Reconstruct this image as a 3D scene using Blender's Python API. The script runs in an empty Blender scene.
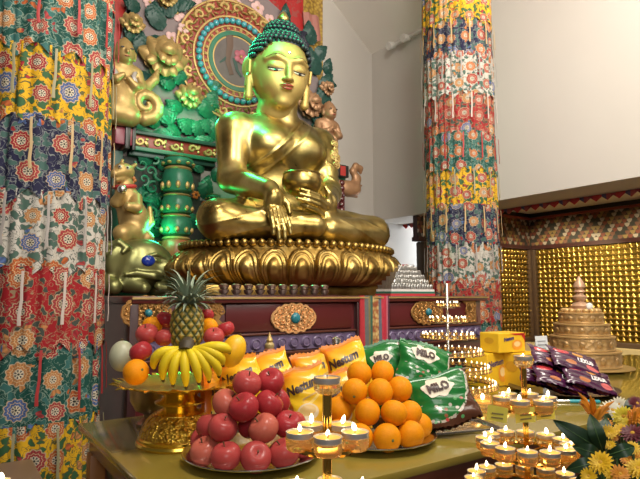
import bpy, bmesh, math, random
import numpy as np
from math import sin, cos, pi, radians, sqrt, atan2, tau
from mathutils import Vector, Matrix, Euler
random.seed(7)
S = bpy.context.scene
COL = S.collection

# ---------------------------------------------------------------- camera
CAMZ = 1.35
AZ, PT, FPX = radians(34.8), radians(5.87), 540.0
Fv = Vector((sin(AZ)*cos(PT), cos(AZ)*cos(PT), sin(PT)))
Rv = Vector((cos(AZ), -sin(AZ), 0))
Uv = Rv.cross(Fv)
CP = Vector((0, 0, CAMZ))
def ray(px, py):
    return Fv + Rv*((px-320)/FPX) + Uv*((239.5-py)/FPX)
def aty(px, py, Y):
    r = ray(px, py); return CP + r*(Y/r.y)
def atx(px, py, X):
    r = ray(px, py); return CP + r*(X/r.x)
def atz(px, py, z):
    r = ray(px, py); return CP + r*((z-CAMZ)/r.z)
def atd(px, py, d):
    return CP + ray(px, py)*d
cam_d = bpy.data.cameras.new('camera'); cam = bpy.data.objects.new('camera', cam_d); COL.objects.link(cam)
cam_d.sensor_width = 36; cam_d.lens = FPX/640*36; cam_d.clip_start = .02
cam.location = CP
cam.matrix_world = Matrix(((Rv.x, Uv.x, -Fv.x, 0), (Rv.y, Uv.y, -Fv.y, 0), (Rv.z, Uv.z, -Fv.z, CAMZ), (0, 0, 0, 1)))
S.camera = cam

# ---------------------------------------------------------------- geometry helpers
class G:
    def __init__(s): s.v = []; s.f = []; s.uv = {}; s.mi = []; s.cur = 0
    def add(s, vs, fs, uvs=None, M=None):
        o = len(s.v)
        if M is not None: vs = [M @ Vector(v) for v in vs]
        s.v += [tuple(v) for v in vs]
        s.f += [tuple(i+o for i in f) for f in fs]
        s.mi += [s.cur]*len(fs)
        if uvs:
            for i, u in enumerate(uvs): s.uv[i+o] = u
        return s
    def box(s, x0, x1, y0, y1, z0, z1, M=None):
        vs = [(x, y, z) for x in (x0, x1) for y in (y0, y1) for z in (z0, z1)]
        return s.add(vs, [(0,1,3,2),(4,6,7,5),(0,4,5,1),(2,3,7,6),(0,2,6,4),(1,5,7,3)], None, M)
    def cbox(s, c, sz, M=None):
        return s.box(c[0]-sz[0]/2, c[0]+sz[0]/2, c[1]-sz[1]/2, c[1]+sz[1]/2, c[2]-sz[2]/2, c[2]+sz[2]/2, M)
    def surf(s, f, nu, nv, wu=False, wv=False, uvf=None, M=None):
        vs = []; us = []
        cu = nu if wu else nu+1; cv = nv if wv else nv+1
        for i in range(cu):
            for j in range(cv):
                vs.append(f(i/nu, j/nv)); us.append(uvf(i/nu, j/nv) if uvf else (i/nu, j/nv))
        fs = []
        for i in range(nu):
            for j in range(nv):
                a = i; b = (i+1) % cu; c = j; d = (j+1) % cv
                fs.append((a*cv+c, b*cv+c, b*cv+d, a*cv+d))
        return s.add(vs, fs, us, M)
    def lathe(s, prof, n=24, c=(0,0,0), M=None, cap=True, rf=None):
        m = len(prof); vs = []; fs = []
        for i in range(n):
            a = tau*i/n
            for (r, z) in prof:
                q = r*(rf(a, z) if rf else 1)
                vs.append((c[0]+q*cos(a), c[1]+q*sin(a), c[2]+z))
        for i in range(n):
            j = (i+1) % n
            for k in range(m-1): fs.append((i*m+k, j*m+k, j*m+k+1, i*m+k+1))
        if cap:
            if prof[0][0] > 1e-5: fs.append(tuple(i*m for i in range(n))[::-1])
            if prof[-1][0] > 1e-5: fs.append(tuple(i*m+m-1 for i in range(n)))
        return s.add(vs, fs, None, M)
    def tube(s, pts, rad, n=8, M=None, flat=1.0, up=None):
        pts = [Vector(p) for p in pts]; m = len(pts); vs = []; fs = []
        if not hasattr(rad, '__len__'): rad = [rad]*m
        nrm = None
        for i, p in enumerate(pts):
            t = (pts[min(i+1, m-1)]-pts[max(i-1, 0)])
            t = t.normalized() if t.length > 1e-9 else Vector((0, 0, 1))
            if up is not None: nrm = Vector(up)
            elif nrm is None: nrm = Vector((0, 0, 1)) if abs(t.z) < .9 else Vector((1, 0, 0))
            nrm = (nrm - t*nrm.dot(t))
            nrm = nrm.normalized() if nrm.length > 1e-9 else t.orthogonal().normalized()
            b = t.cross(nrm)
            for k in range(n):
                a = tau*k/n; vs.append(p + (nrm*cos(a)*flat + b*sin(a))*rad[i])
        for i in range(m-1):
            for k in range(n):
                l = (k+1) % n; fs.append((i*n+k, i*n+l, i*n+n+l, i*n+n+k))
        fs.append(tuple(range(n))[::-1]); fs.append(tuple((m-1)*n+k for k in range(n)))
        return s.add(vs, fs, None, M)
    def ball(s, c, r, seg=16, rings=10, M=None, f=None):
        if not hasattr(r, '__len__'): r = (r, r, r)
        vs = []; fs = []
        for j in range(1, rings):
            p = pi*j/rings
            for i in range(seg):
                a = tau*i/seg
                d = Vector((sin(p)*cos(a), sin(p)*sin(a), cos(p)))
                if f: d = d*f(d)
                vs.append((c[0]+r[0]*d.x, c[1]+r[1]*d.y, c[2]+r[2]*d.z))
        top = Vector((0,0,1)); bot = Vector((0,0,-1))
        if f: top = top*f(top); bot = bot*f(bot)
        vs.append((c[0], c[1], c[2]+r[2]*top.z)); vs.append((c[0], c[1], c[2]+r[2]*bot.z))
        T = len(vs)-2; B = len(vs)-1
        for i in range(seg):
            k = (i+1) % seg
            fs.append((T, i, k))
            for j in range(rings-2): fs.append((j*seg+i, (j+1)*seg+i, (j+1)*seg+k, j*seg+k))
            fs.append((B, (rings-2)*seg+k, (rings-2)*seg+i))
        return s.add(vs, fs, None, M)
    def prism(s, poly, y0, y1, M=None):      # poly in x,z ; extruded along y
        n = len(poly)
        vs = [(x, y0, z) for x, z in poly]+[(x, y1, z) for x, z in poly]
        fs = [tuple(range(n)), tuple(range(n, 2*n))[::-1]]
        for i in range(n):
            k = (i+1) % n; fs.append((i, i+n, k+n, k))
        return s.add(vs, fs, None, M)
    def ring(s, R, r, n=24, m=8, M=None, flat=1.0):
        return s.surf(lambda u, v: ((R+r*cos(tau*v))*cos(tau*u), (R+r*cos(tau*v))*sin(tau*u), r*flat*sin(tau*v)), n, m, True, True, None, M)
    def build(s, name, mat, parent=None, loc=None, sharp=38, bevel=0, recalc=True, smooth=True, rot=None):
        me = bpy.data.meshes.new(name)
        me.from_pydata(s.v, [], s.f)
        for m_ in (mat if isinstance(mat, (list, tuple)) else [mat]): me.materials.append(m_)
        if any(s.mi): me.polygons.foreach_set('material_index', s.mi)
        if s.uv:
            ul = me.uv_layers.new(name='UVMap')
            for l in me.loops: ul.data[l.index].uv = s.uv.get(l.vertex_index, (0, 0))
        if bevel or recalc:
            bm = bmesh.new(); bm.from_mesh(me)
            if recalc: bmesh.ops.recalc_face_normals(bm, faces=bm.faces)
            if bevel:
                es = [e for e in bm.edges if len(e.link_faces) == 2 and e.calc_face_angle(0) > .6]
                bmesh.ops.bevel(bm, geom=es, offset=bevel, segments=2, affect='EDGES', profile=.5, clamp_overlap=True)
            bm.to_mesh(me); bm.free()
        me.polygons.foreach_set('use_smooth', [smooth]*len(me.polygons))
        if smooth: me.set_sharp_from_angle(angle=radians(sharp))
        me.update()
        o = bpy.data.objects.new(name, me); COL.objects.link(o)
        if parent is not None: o.parent = parent
        if loc is not None: o.location = loc
        if rot is not None: o.rotation_euler = rot
        return o

def tag(o, label, cat, group=None):
    o['label'] = label; o['category'] = cat
    if group: o['group'] = group
    return o
def thing(name, label, cat, loc=(0,0,0), rot=(0,0,0), group=None):
    o = bpy.data.objects.new(name, None); COL.objects.link(o)
    o.empty_display_size = .05
    o.location = loc; o.rotation_euler = rot
    return tag(o, label, cat, group)
def struct(o): o['kind'] = 'structure'; return o
def clone(o, parent=None):
    c = o.copy(); COL.objects.link(c)
    if parent is not None: c.parent = parent
    for ch in list(o.children): clone(ch, c)
    return c
def TR(loc=(0,0,0), rot=(0,0,0), sc=(1,1,1)):
    if not hasattr(sc, '__len__'): sc = (sc, sc, sc)
    return Matrix.Translation(loc) @ Euler(rot).to_matrix().to_4x4() @ Matrix.Diagonal((*sc, 1))
def text_geo(body, size, bold=0.0, sx=1.0):
    cu = bpy.data.curves.new('t', 'FONT'); cu.body = body; cu.size = size; cu.offset = bold
    cu.align_x = 'CENTER'; cu.align_y = 'CENTER'; cu.resolution_u = 3
    ob = bpy.data.objects.new('t', cu); COL.objects.link(ob)
    dg = bpy.context.evaluated_depsgraph_get(); dg.update()
    me = bpy.data.meshes.new_from_object(ob.evaluated_get(dg))
    bm = bmesh.new(); bm.from_mesh(me); bmesh.ops.triangulate(bm, faces=bm.faces)
    for _ in range(2):
        es = [e for e in bm.edges if e.calc_length() > size*.22]
        if es: bmesh.ops.subdivide_edges(bm, edges=es, cuts=1)
        bmesh.ops.triangulate(bm, faces=bm.faces)
    bm.to_mesh(me); bm.free()
    vs = [(v.co.x*sx, v.co.y) for v in me.vertices]; fs = [tuple(p.vertices) for p in me.polygons]
    bpy.data.objects.remove(ob); bpy.data.curves.remove(cu); bpy.data.meshes.remove(me)
    return vs, fs

# ---------------------------------------------------------------- implicit surfaces (organic figures)
def cap(a, b, ra, rb=None, k=.03): return ('cap', np.array(a, float), np.array(b, float), ra, ra if rb is None else rb, k)
def ell(c, r, k=.03, rot=None):
    R = np.array(Euler(rot).to_matrix()) if rot else None
    return ('ell', np.array(c, float), np.array(r, float), R, k)
def cut(c, r, k=.01, rot=None):
    p = ell(c, r, k, rot); return ('cut',)+p[1:]
def chain(pts, rads, k=.03):
    return [cap(pts[i], pts[i+1], rads[i], rads[i+1], k) for i in range(len(pts)-1)]
def sdf_field(prims, h, post=None):
    lo = np.full(3, 9e9); hi = -lo
    bbs = []
    for p in prims:
        if p[0] == 'cap':
            r = max(p[3], p[4]); l = np.minimum(p[1], p[2])-r; u = np.maximum(p[1], p[2])+r; k = p[5]
        else:
            r = p[2] if p[3] is None else np.full(3, p[2].max()); l = p[1]-r; u = p[1]+r; k = p[4]
        bbs.append((l-k-3*h, u+k+3*h))
        if p[0] != 'cut': lo = np.minimum(lo, l); hi = np.maximum(hi, u)
    lo = lo-4*h-.02; hi = hi+4*h+.02
    n = np.ceil((hi-lo)/h).astype(int)+1
    D = np.full(n, .5, np.float32)
    ax = [(lo[i]+h*np.arange(n[i])).astype(np.float32) for i in range(3)]
    for p, (l, u) in zip(prims, bbs):
        i0 = np.clip(np.floor((l-lo)/h).astype(int), 0, n); i1 = np.clip(np.ceil((u-lo)/h).astype(int)+1, 0, n)
        sl = tuple(slice(i0[i], i1[i]) for i in range(3))
        X = ax[0][sl[0]][:, None, None]; Y = ax[1][sl[1]][None, :, None]; Z = ax[2][sl[2]][None, None, :]
        if p[0] == 'cap':
            a, b, ra, rb, k = p[1:]
            ba = b-a; L2 = max(float(ba @ ba), 1e-12)
            t = np.clip(((X-a[0])*ba[0]+(Y-a[1])*ba[1]+(Z-a[2])*ba[2])/L2, 0, 1)
            d = np.sqrt((X-a[0]-ba[0]*t)**2+(Y-a[1]-ba[1]*t)**2+(Z-a[2]-ba[2]*t)**2)-(ra+(rb-ra)*t)
        else:
            c, r, R, k = p[1:]
            dx, dy, dz = X-c[0], Y-c[1], Z-c[2]
            if R is not None:
                dx, dy, dz = (R[0,0]*dx+R[1,0]*dy+R[2,0]*dz), (R[0,1]*dx+R[1,1]*dy+R[2,1]*dz), (R[0,2]*dx+R[1,2]*dy+R[2,2]*dz)
            k0 = np.sqrt((dx/r[0])**2+(dy/r[1])**2+(dz/r[2])**2)
            k1 = np.sqrt((dx/r[0]**2)**2+(dy/r[1]**2)**2+(dz/r[2]**2)**2)+1e-9
            d = k0*(k0-1)/k1
        A = D[sl]
        if p[0] == 'cut':
            w = np.clip(.5-.5*(-d-A)/k*-1, 0, 1)
            w = np.clip(.5+.5*(A+d)/k, 0, 1)          # smooth max(A,-d)
            D[sl] = A*w+(-d)*(1-w)+k*w*(1-w)
        else:
            w = np.clip(.5+.5*(d-A)/k, 0, 1)
            D[sl] = d*(1-w)+A*w-k*w*(1-w)
    if post is not None: D = post(D, ax)
    return D, lo, h, ax
def snets(D, lo, h):
    I = D < 0
    n = np.array(D.shape)
    offs = np.array([(i, j, k) for i in (0,1) for j in (0,1) for k in (0,1)])
    cnt = np.zeros(n-1, np.int8)
    for o in offs: cnt += I[o[0]:o[0]+n[0]-1, o[1]:o[1]+n[1]-1, o[2]:o[2]+n[2]-1]
    act = (cnt > 0) & (cnt < 8)
    idx = np.argwhere(act)
    vid = np.full(n-1, -1, np.int64); vid[act] = np.arange(len(idx))
    V = np.stack([D[idx[:,0]+o[0], idx[:,1]+o[1], idx[:,2]+o[2]] for o in offs], 1)
    P = np.zeros((len(idx), 3)); C = np.zeros(len(idx))
    for a in range(8):
        for b in range(a+1, 8):
            if abs(offs[a]-offs[b]).sum() != 1: continue
            va, vb = V[:,a], V[:,b]; m = (va < 0) != (vb < 0)
            t = np.where(m, va/np.where(m, va-vb, 1), 0)
            P += (offs[a]+t[:,None]*(offs[b]-offs[a]))*m[:,None]; C += m
    vs = lo+h*(idx+P/C[:,None])
    fs = []
    for axn in range(3):
        b, c = (axn+1) % 3, (axn+2) % 3
        s0 = [slice(1, -1)]*3; s1 = [slice(1, -1)]*3
        s0[axn] = slice(0, -1); s1[axn] = slice(1, None)
        A0, A1 = I[tuple(s0)], I[tuple(s1)]
        e = np.argwhere(A0 != A1)
        if not len(e): continue
        fl = A0[tuple(e.T)]
        e = e.copy(); e[:, b] += 1; e[:, c] += 1
        def cell(db, dc):
            q = e.copy(); q[:, b] += db; q[:, c] += dc; return vid[tuple(q.T)]
        q = np.stack([cell(-1,-1), cell(0,-1), cell(0,0), cell(-1,0)], 1)
        q[~fl] = q[~fl][:, ::-1]
        fs.append(q)
    return vs, np.concatenate(fs)
def sdf_obj(name, prims, h, mat, parent=None, loc=None, post=None, rot=None):
    D, lo, h, ax = sdf_field(prims, h, post)
    vs, fs = snets(D, lo, h)
    me = bpy.data.meshes.new(name)
    me.from_pydata([tuple(v) for v in vs], [], [tuple(int(i) for i in f) for f in fs])
    me.materials.append(mat)
    me.polygons.foreach_set('use_smooth', [True]*len(me.polygons)); me.update()
    o = bpy.data.objects.new(name, me); COL.objects.link(o)
    if parent is not None: o.parent = parent
    if loc is not None: o.location = loc
    if rot is not None: o.rotation_euler = rot
    def front(x, z):
        i = int(round((x-lo[0])/h)); k = int(round((z-lo[2])/h))
        if not (0 <= i < D.shape[0] and 0 <= k < D.shape[2]): return None
        col = D[i, :, k]; w = np.where(col < 0)[0]
        if not len(w): return None
        j = w[0]; a, b = col[j-1], col[j]
        return float(lo[1]+h*(j-1+a/(a-b)))
    return o, front
# ---------------------------------------------------------------- materials
class NT:
    def __init__(s, name):
        s.m = bpy.data.materials.new(name); s.m.use_nodes = True
        s.t = s.m.node_tree; s.b = s.t.nodes['Principled BSDF']
    def n(s, typ, **kw):
        x = s.t.nodes.new(typ)
        for k, v in kw.items(): setattr(x, k, v)
        return x
    def ln(s, a, b): s.t.links.new(a, b)
    def put(s, sock, val):
        if isinstance(val, bpy.types.NodeSocket): s.ln(val, sock)
        elif isinstance(val, (tuple, list)) and len(val) == 3 and sock.type == 'RGBA': sock.default_value = (*val, 1)
        else: sock.default_value = val
    def math(s, op, a, b=0.0, c=None):
        x = s.n('ShaderNodeMath', operation=op); s.put(x.inputs[0], a); s.put(x.inputs[1], b)
        if c is not None: s.put(x.inputs[2], c)
        return x.outputs[0]
    def vmath(s, op, a, b):
        x = s.n('ShaderNodeVectorMath', operation=op); s.put(x.inputs[0], a); s.put(x.inputs[1], b); return x.outputs[0]
    def mix(s, f, a, b):
        x = s.n('ShaderNodeMix', data_type='RGBA'); s.put(x.inputs[0], f); s.put(x.inputs[6], a); s.put(x.inputs[7], b); return x.outputs[2]
    def ramp(s, f, els, const=False):
        x = s.n('ShaderNodeValToRGB'); r = x.color_ramp
        if const: r.interpolation = 'CONSTANT'
        while len(r.elements) < len(els): r.elements.new(.5)
        for e, (p, c) in zip(r.elements, els): e.position = p; e.color = (*c, 1)
        s.put(x.inputs[0], f); return x.outputs[0]
    def coord(s, which='Object'): return s.n('ShaderNodeTexCoord').outputs[which]
    def noise(s, vec, scale, detail=3, dist=0.0, dim='3D'):
        x = s.n('ShaderNodeTexNoise', noise_dimensions=dim); s.put(x.inputs['Vector'], vec)
        x.inputs['Scale'].default_value = scale; x.inputs['Detail'].default_value = detail; x.inputs['Distortion'].default_value = dist
        return x.outputs['Fac']
    def voro(s, vec, scale, rnd=1.0, feat='F1', dim='3D'):
        x = s.n('ShaderNodeTexVoronoi', feature=feat, voronoi_dimensions=dim); s.put(x.inputs['Vector'], vec)
        x.inputs['Scale'].default_value = scale; x.inputs['Randomness'].default_value = rnd
        return x
    def sep(s, v):
        x = s.n('ShaderNodeSeparateXYZ'); s.put(x.inputs[0], v); return x.outputs
    def bump(s, hgt, strength=.3, dist=.01):
        x = s.n('ShaderNodeBump'); s.put(x.inputs['Height'], hgt); x.inputs['Strength'].default_value = strength; x.inputs['Distance'].default_value = dist
        s.ln(x.outputs[0], s.b.inputs['Normal'])
    def set(s, col=None, rough=None, metal=None, **kw):
        if col is not None: s.put(s.b.inputs['Base Color'], col)
        if rough is not None: s.put(s.b.inputs['Roughness'], rough)
        if metal is not None: s.put(s.b.inputs['Metallic'], metal)
        for k, v in kw.items(): s.put(s.b.inputs[k.replace('_', ' ')], v)
        return s.m
def simple(name, col, rough=.5, metal=0.0, var=.15, vs=20, bump=0, bs=60, **kw):
    m = NT(name); co = m.coord()
    f = m.noise(co, vs, 3)
    d = tuple(max(0, c*(1-var)) for c in col); l = tuple(min(1, c*(1+var)) for c in col)
    m.set(m.mix(f, d, l), rough, metal, **kw)
    if bump: m.bump(m.noise(co, bs, 2), bump, .004)
    return m.m
def emit(name, col, strength):
    m = NT(name)
    m.set((0, 0, 0), .5, 0); m.b.inputs['Emission Color'].default_value = (*col, 1); m.b.inputs['Emission Strength'].default_value = strength
    return m.m

def brocade(name, base, leaf, line, scale=9.2):
    m = NT(name); uv = m.coord('UV')
    v = m.voro(uv, scale, .45, 'F1', '2D')
    r = v.outputs['Distance']; col = m.sep(v.outputs['Color'])
    q = m.sep(m.vmath('SUBTRACT', uv, v.outputs['Position']))
    ang = m.math('ARCTAN2', q[1], q[0])
    c9 = m.math('COSINE', m.math('MULTIPLY', ang, 11))
    rp = m.math('DIVIDE', r, m.math('MULTIPLY_ADD', c9, .025, m.math('MULTIPLY_ADD', col[1], .13, .25)))
    pet = m.ramp(col[0], [(0, (.45,.11,.03)), (.26, (.33,.022,.030)), (.5, (.08,.13,.30)), (.64, (.46,.20,.07)), (.80, (.36,.05,.05))], True)
    streak = m.math('MULTIPLY_ADD', m.math('COSINE', m.math('MULTIPLY', ang, 22)), .22, .8)
    pv = m.n('ShaderNodeVectorMath', operation='SCALE'); m.ln(pet, pv.inputs[0]); m.ln(streak, pv.inputs['Scale'])
    n1 = m.noise(uv, 36, 2.5, .9, '2D')
    dn = m.math('ABSOLUTE', m.math('SUBTRACT', n1, .5))
    wv = m.n('ShaderNodeTexNoise', noise_dimensions='2D'); m.ln(uv, wv.inputs['Vector']); wv.inputs['Scale'].default_value = 26
    off = m.n('ShaderNodeVectorMath', operation='SCALE'); m.ln(m.vmath('SUBTRACT', wv.outputs['Color'], (.5,.5,.5)), off.inputs[0]); off.inputs['Scale'].default_value = .05
    v2 = m.voro(m.vmath('ADD', uv, off.outputs[0]), 30, .9, 'F1', '2D'); pick = m.sep(v2.outputs['Color'])
    has = m.math('GREATER_THAN', pick[0], .30)
    bg = m.mix(m.math('LESS_THAN', dn, .022), base, line)
    bg = m.mix(m.math('MULTIPLY', has, m.math('LESS_THAN', v2.outputs['Distance'], .42)), bg, line)
    bg = m.mix(m.math('MULTIPLY', has, m.math('LESS_THAN', v2.outputs['Distance'], .35)), bg, leaf)
    bg = m.mix(m.math('MULTIPLY', m.math('GREATER_THAN', pick[1], .78), m.math('LESS_THAN', v2.outputs['Distance'], .3)), bg, pv.outputs[0])
    lt = lambda a: m.math('LESS_THAN', rp, a)
    c = m.mix(lt(1.0), bg, (.42,.31,.2))
    c = m.mix(lt(.9), c, pv.outputs[0])
    c = m.mix(m.math('MULTIPLY', lt(.66), m.math('GREATER_THAN', rp, .6)), c, (.50,.36,.2))
    c = m.mix(lt(.42), c, (.52,.46,.34))
    dots = m.math('MULTIPLY', lt(.36), m.math('GREATER_THAN', m.math('COSINE', m.math('MULTIPLY', ang, 7)), .1))
    c = m.mix(m.math('MULTIPLY', dots, m.math('GREATER_THAN', rp, .16)), c, (.05,.04,.05))
    c = m.mix(lt(.1), c, (.04,.04,.03))
    m.set(c, .75, 0, Specular_IOR_Level=.25)
    m.bump(m.noise(uv, 90, 2, 0, '2D'), .15, .003)
    return m.m
M_BRO = {
 'green': brocade('brocade_green', (.008,.058,.045), (.03,.11,.10), (.17,.24,.19)),
 'yellow': brocade('brocade_yellow', (.60,.34,.012), (.035,.10,.04), (.10,.09,.03)),
 'navy': brocade('brocade_navy', (.012,.012,.040), (.045,.10,.085), (.16,.17,.17)),
 'white': brocade('brocade_white', (.45,.42,.37), (.06,.11,.085), (.10,.11,.10)),
 'red': brocade('brocade_red', (.27,.009,.014), (.045,.055,.045), (.26,.18,.10)),
}
def statue_gold():
    m = NT('burnished_gold'); co = m.coord()
    n = m.noise(co, 5, 5, .6); n2 = m.noise(co, 45, 3)
    c = m.ramp(n, [(.32, (.21,.145,.04)), (.5, (.42,.315,.10)), (.7, (.64,.52,.22))])
    c = m.mix(m.math('MULTIPLY', n2, .35), c, (.30,.22,.08))
    m.set(c, m.math('MULTIPLY_ADD', n, .34, .16), .97)
    m.bump(n2, .12, .004)
    return m.m
M_STAT = statue_gold()
def lotus_gold():
    m = NT('lotus_gold'); co = m.coord()
    n = m.noise(co, 7, 5, .5); n2 = m.noise(co, 60, 3)
    c = m.ramp(n, [(.3, (.19,.11,.028)), (.55, (.38,.25,.07)), (.75, (.58,.43,.16))])
    m.set(c, m.math('MULTIPLY_ADD', n2, .3, .26), 1.0); m.bump(n2, .15, .003)
    return m.m
M_LOTUS = lotus_gold()
def face_gold():
    m = NT('matt_gold_face'); n = m.noise(m.coord(), 12, 3)
    m.set(m.mix(n, (.38,.275,.08), (.48,.355,.115)), .5, .6); return m.m
M_FACE = face_gold()
M_CARVE = simple('carved_gold', (.46,.31,.115), .44, .5, .25, 25, .15, 80)
M_COPPER = simple('copper_gold', (.38,.21,.11), .46, .45, .2, 25, .1, 80)
M_GREENC = simple('green_lacquer', (.012,.13,.07), .42, 0, .4, 18, .1, 50)
M_GREEND = simple('dark_green_lacquer', (.010,.055,.042), .45, 0, .35, 18)
M_REDL = simple('red_lacquer', (.36,.02,.015), .35, 0, .2, 10, Coat_Weight=.2)
M_MAROON = simple('maroon_lacquer', (.085,.012,.013), .3, 0, .25, 6, Coat_Weight=.3)
M_DARKM = simple('dark_maroon', (.035,.008,.008), .4, 0, .25, 6)
M_BLACK = simple('black_lacquer', (.012,.011,.011), .35)
M_LILAC = simple('painted_lilac_ground', (.20,.155,.155), .6, 0, .15, 9)
M_TEAL = simple('turquoise_bead', (.06,.30,.36), .2, 0, .3, 30, Coat_Weight=.5)
M_PINK = simple('painted_pink', (.62,.26,.27), .5, 0, .3, 14)
M_SILVER = simple('silver', (.75,.74,.72), .25, 1, .1, 30)
M_STEEL = simple('steel', (.6,.58,.55), .18, 1, .08, 30)
M_BRIGHT = simple('bright_gold', (.86,.57,.08), .22, .95, .12, 20)
M_DARK = simple('dark_recess', (.01,.01,.01), .6)
M_WALL = simple('wall_paint', (.575,.54,.495), .85, 0, .03, 3)
M_CEIL = simple('ceiling_paint', (.80,.75,.68), .9, 0, .03, 3)
M_FLOOR = simple('floor_tile', (.10,.075,.06), .4, 0, .2, 4)
M_BLUEE = simple('blue_glass_eye', (.01,.03,.25), .1, 0, .1)
M_WHITEP = simple('white_paint', (.7,.68,.64), .5)
M_REDP = simple('red_paint', (.45,.03,.03), .5)
M_BLKP = simple('black_paint', (.02,.015,.015), .5)
# ---------------------------------------------------------------- setting
XR, YB = 3.93, 4.6
def sbox(name, b, mat):
    g = G(); g.box(*b); return struct(g.build(name, mat, smooth=False))
sbox('floor', (-3, 6.2, -3, 4.8, -.1, 0), M_FLOOR)
sbox('wall_back', (-3, 6.1, YB, YB+.15, 0, 6.6), M_WALL)
sbox('wall_right', (XR, XR+.45, -3, YB, 2.17, 6.4), M_WALL)            # upper wall over the open bay
sbox('wall_bay', (5.94, 6.09, -3, YB, 0, 3.2), M_WALL)
g = G(); g.add([(XR+.45,-3,2.34),(5.94,-3,2.34),(5.94,YB,2.34),(XR+.45,YB,2.34),(XR+.45,-3,2.44),(5.94,-3,2.44),(5.94,YB,2.44),(XR+.45,YB,2.44)],
   [(0,1,2,3),(4,5,6,7),(0,1,5,4),(1,2,6,5),(2,3,7,6),(3,0,4,7)])
struct(g.build('ceiling_bay', M_WALL, smooth=False))
g = G(); zc = 4.13; sl = .85
x1 = XR+.05; xm = 1.3; xl = -3
za = zc-.05*sl; zb = zc+(XR-xm)*sl
P = [(x1, za), (xm, zb), (xl, zb), (xl, zb+.12), (xm, zb+.12), (x1, za+.16)]
g.add([(x, -3, z) for x, z in P]+[(x, YB+.02, z) for x, z in P],
      [(0,1,7,6),(1,2,8,7),(2,3,9,8),(3,4,10,9),(4,5,11,10),(5,0,6,11),(0,1,4,5),(1,2,3,4),(6,7,10,11),(7,8,9,10)])
struct(g.build('ceiling', M_CEIL, smooth=False))

# frieze of scale motifs
def frieze_mat():
    m = NT('scale_frieze'); uv = m.sep(m.coord('UV'))
    s = .052
    b = m.math('FLOOR', m.math('DIVIDE', uv[1], s*.8))
    us = m.math('ADD', m.math('DIVIDE', uv[0], s), m.math('MULTIPLY', m.math('MODULO', m.math('ADD', b, 40), 2), .5))
    a = m.math('FLOOR', us)
    fx = m.math('ABSOLUTE', m.math('SUBTRACT', m.math('FRACT', us), .5)); fy = m.math('FRACT', m.math('DIVIDE', uv[1], s*.8))
    idx = m.math('ADD', m.math('PINGPONG', m.math('ADD', a, m.math('MULTIPLY', m.math('MODULO', m.math('ADD', b, 40), 2), .5)), 5), b)
    k = m.math('DIVIDE', m.math('MODULO', m.math('ADD', idx, 40.2), 5), 5)
    c = m.ramp(k, [(0, (.03,.03,.027)), (.2, (.34,.29,.25)), (.4, (.17,.045,.03)), (.6, (.24,.16,.06)), (.8, (.16,.07,.045))], True)
    edge = m.math('LESS_THAN', fy, m.math('MULTIPLY', m.math('MULTIPLY', fx, fx), 2.6))
    c = m.mix(edge, c, (.05,.035,.03))
    m.set(c, .6); return m.m
MF = frieze_mat()
def frieze(name, f, L, z0, z1):
    g = G(); g.surf(f, 1, 1, uvf=lambda u, v: (u*L, v*(z1-z0))); return struct(g.build(name, MF, smooth=False))
ZF0, ZF1 = 1.945, 2.30
YP = 3.96
g = G(); g.box(5.90, 5.94, -1, YP, ZF0, ZF1); struct(g.build('trim_1', M_DARKM))
frieze('trim_2', lambda u, v: (5.897, -1+u*(YP+1), ZF0+v*(ZF1-ZF0)), YP+1, ZF0, ZF1)
g = G(); g.box(3.97, 5.94, YP, YP+.06, ZF0, ZF1); struct(g.build('trim_3', M_DARKM))
frieze('trim_4', lambda u, v: (3.97+u*1.93, YP-.003, ZF0+v*(ZF1-ZF0)), 1.93, ZF0, ZF1)
for i, (z0, z1, m_) in enumerate([(ZF1-.005, ZF1+.04, M_BLACK), (ZF0-.045, ZF0, M_DARKM), (ZF1-.035, ZF1-.012, simple('frieze_red_line', (.25,.05,.035), .5))]):
    q = .012*i
    g = G(); g.box(5.87-q, 5.94, -1, YP, z0, z1); g.box(3.95, 5.94, YP-.03-q, YP+.06, z0, z1); struct(g.build('trim_%d' % (5+i), m_, smooth=False))
# zig-zag valance under the inner edge of the beam
g = G()
def zig(g, x, y0, y1, z, n, depth, th):
    st = (y1-y0)/n
    for i in range(n):
        a = y0+i*st
        g.add([(x, a, z), (x, a+st, z), (x, a+st, z-depth*.35), (x, a+st/2, z-depth), (x, a, z-depth*.35),
               (x+th, a, z), (x+th, a+st, z), (x+th, a+st, z-depth*.35), (x+th, a+st/2, z-depth), (x+th, a, z-depth*.35)],
              [(0,1,2,3,4),(5,6,7,8,9),(0,1,6,5),(1,2,7,6),(2,3,8,7),(3,4,9,8),(4,0,5,9)])
zig(g, XR+.45, -1, YB, 2.172, 60, .055, .008)
zigm = NT('valance_cloth'); w = zigm.sep(zigm.coord()); k = zigm.math('FRACT', zigm.math('MULTIPLY', w[1], 5.3))
zigm.set(zigm.ramp(k, [(0,(.42,.03,.03)),(.4,(.25,.03,.04)),(.6,(.35,.06,.05)),(.8,(.08,.06,.12))], True), .7)
vo = g.build('zigzag_valance', zigm.m, smooth=False)
tag(vo, 'long red zigzag cloth valance along the inner edge of the beam', 'valance')

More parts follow.
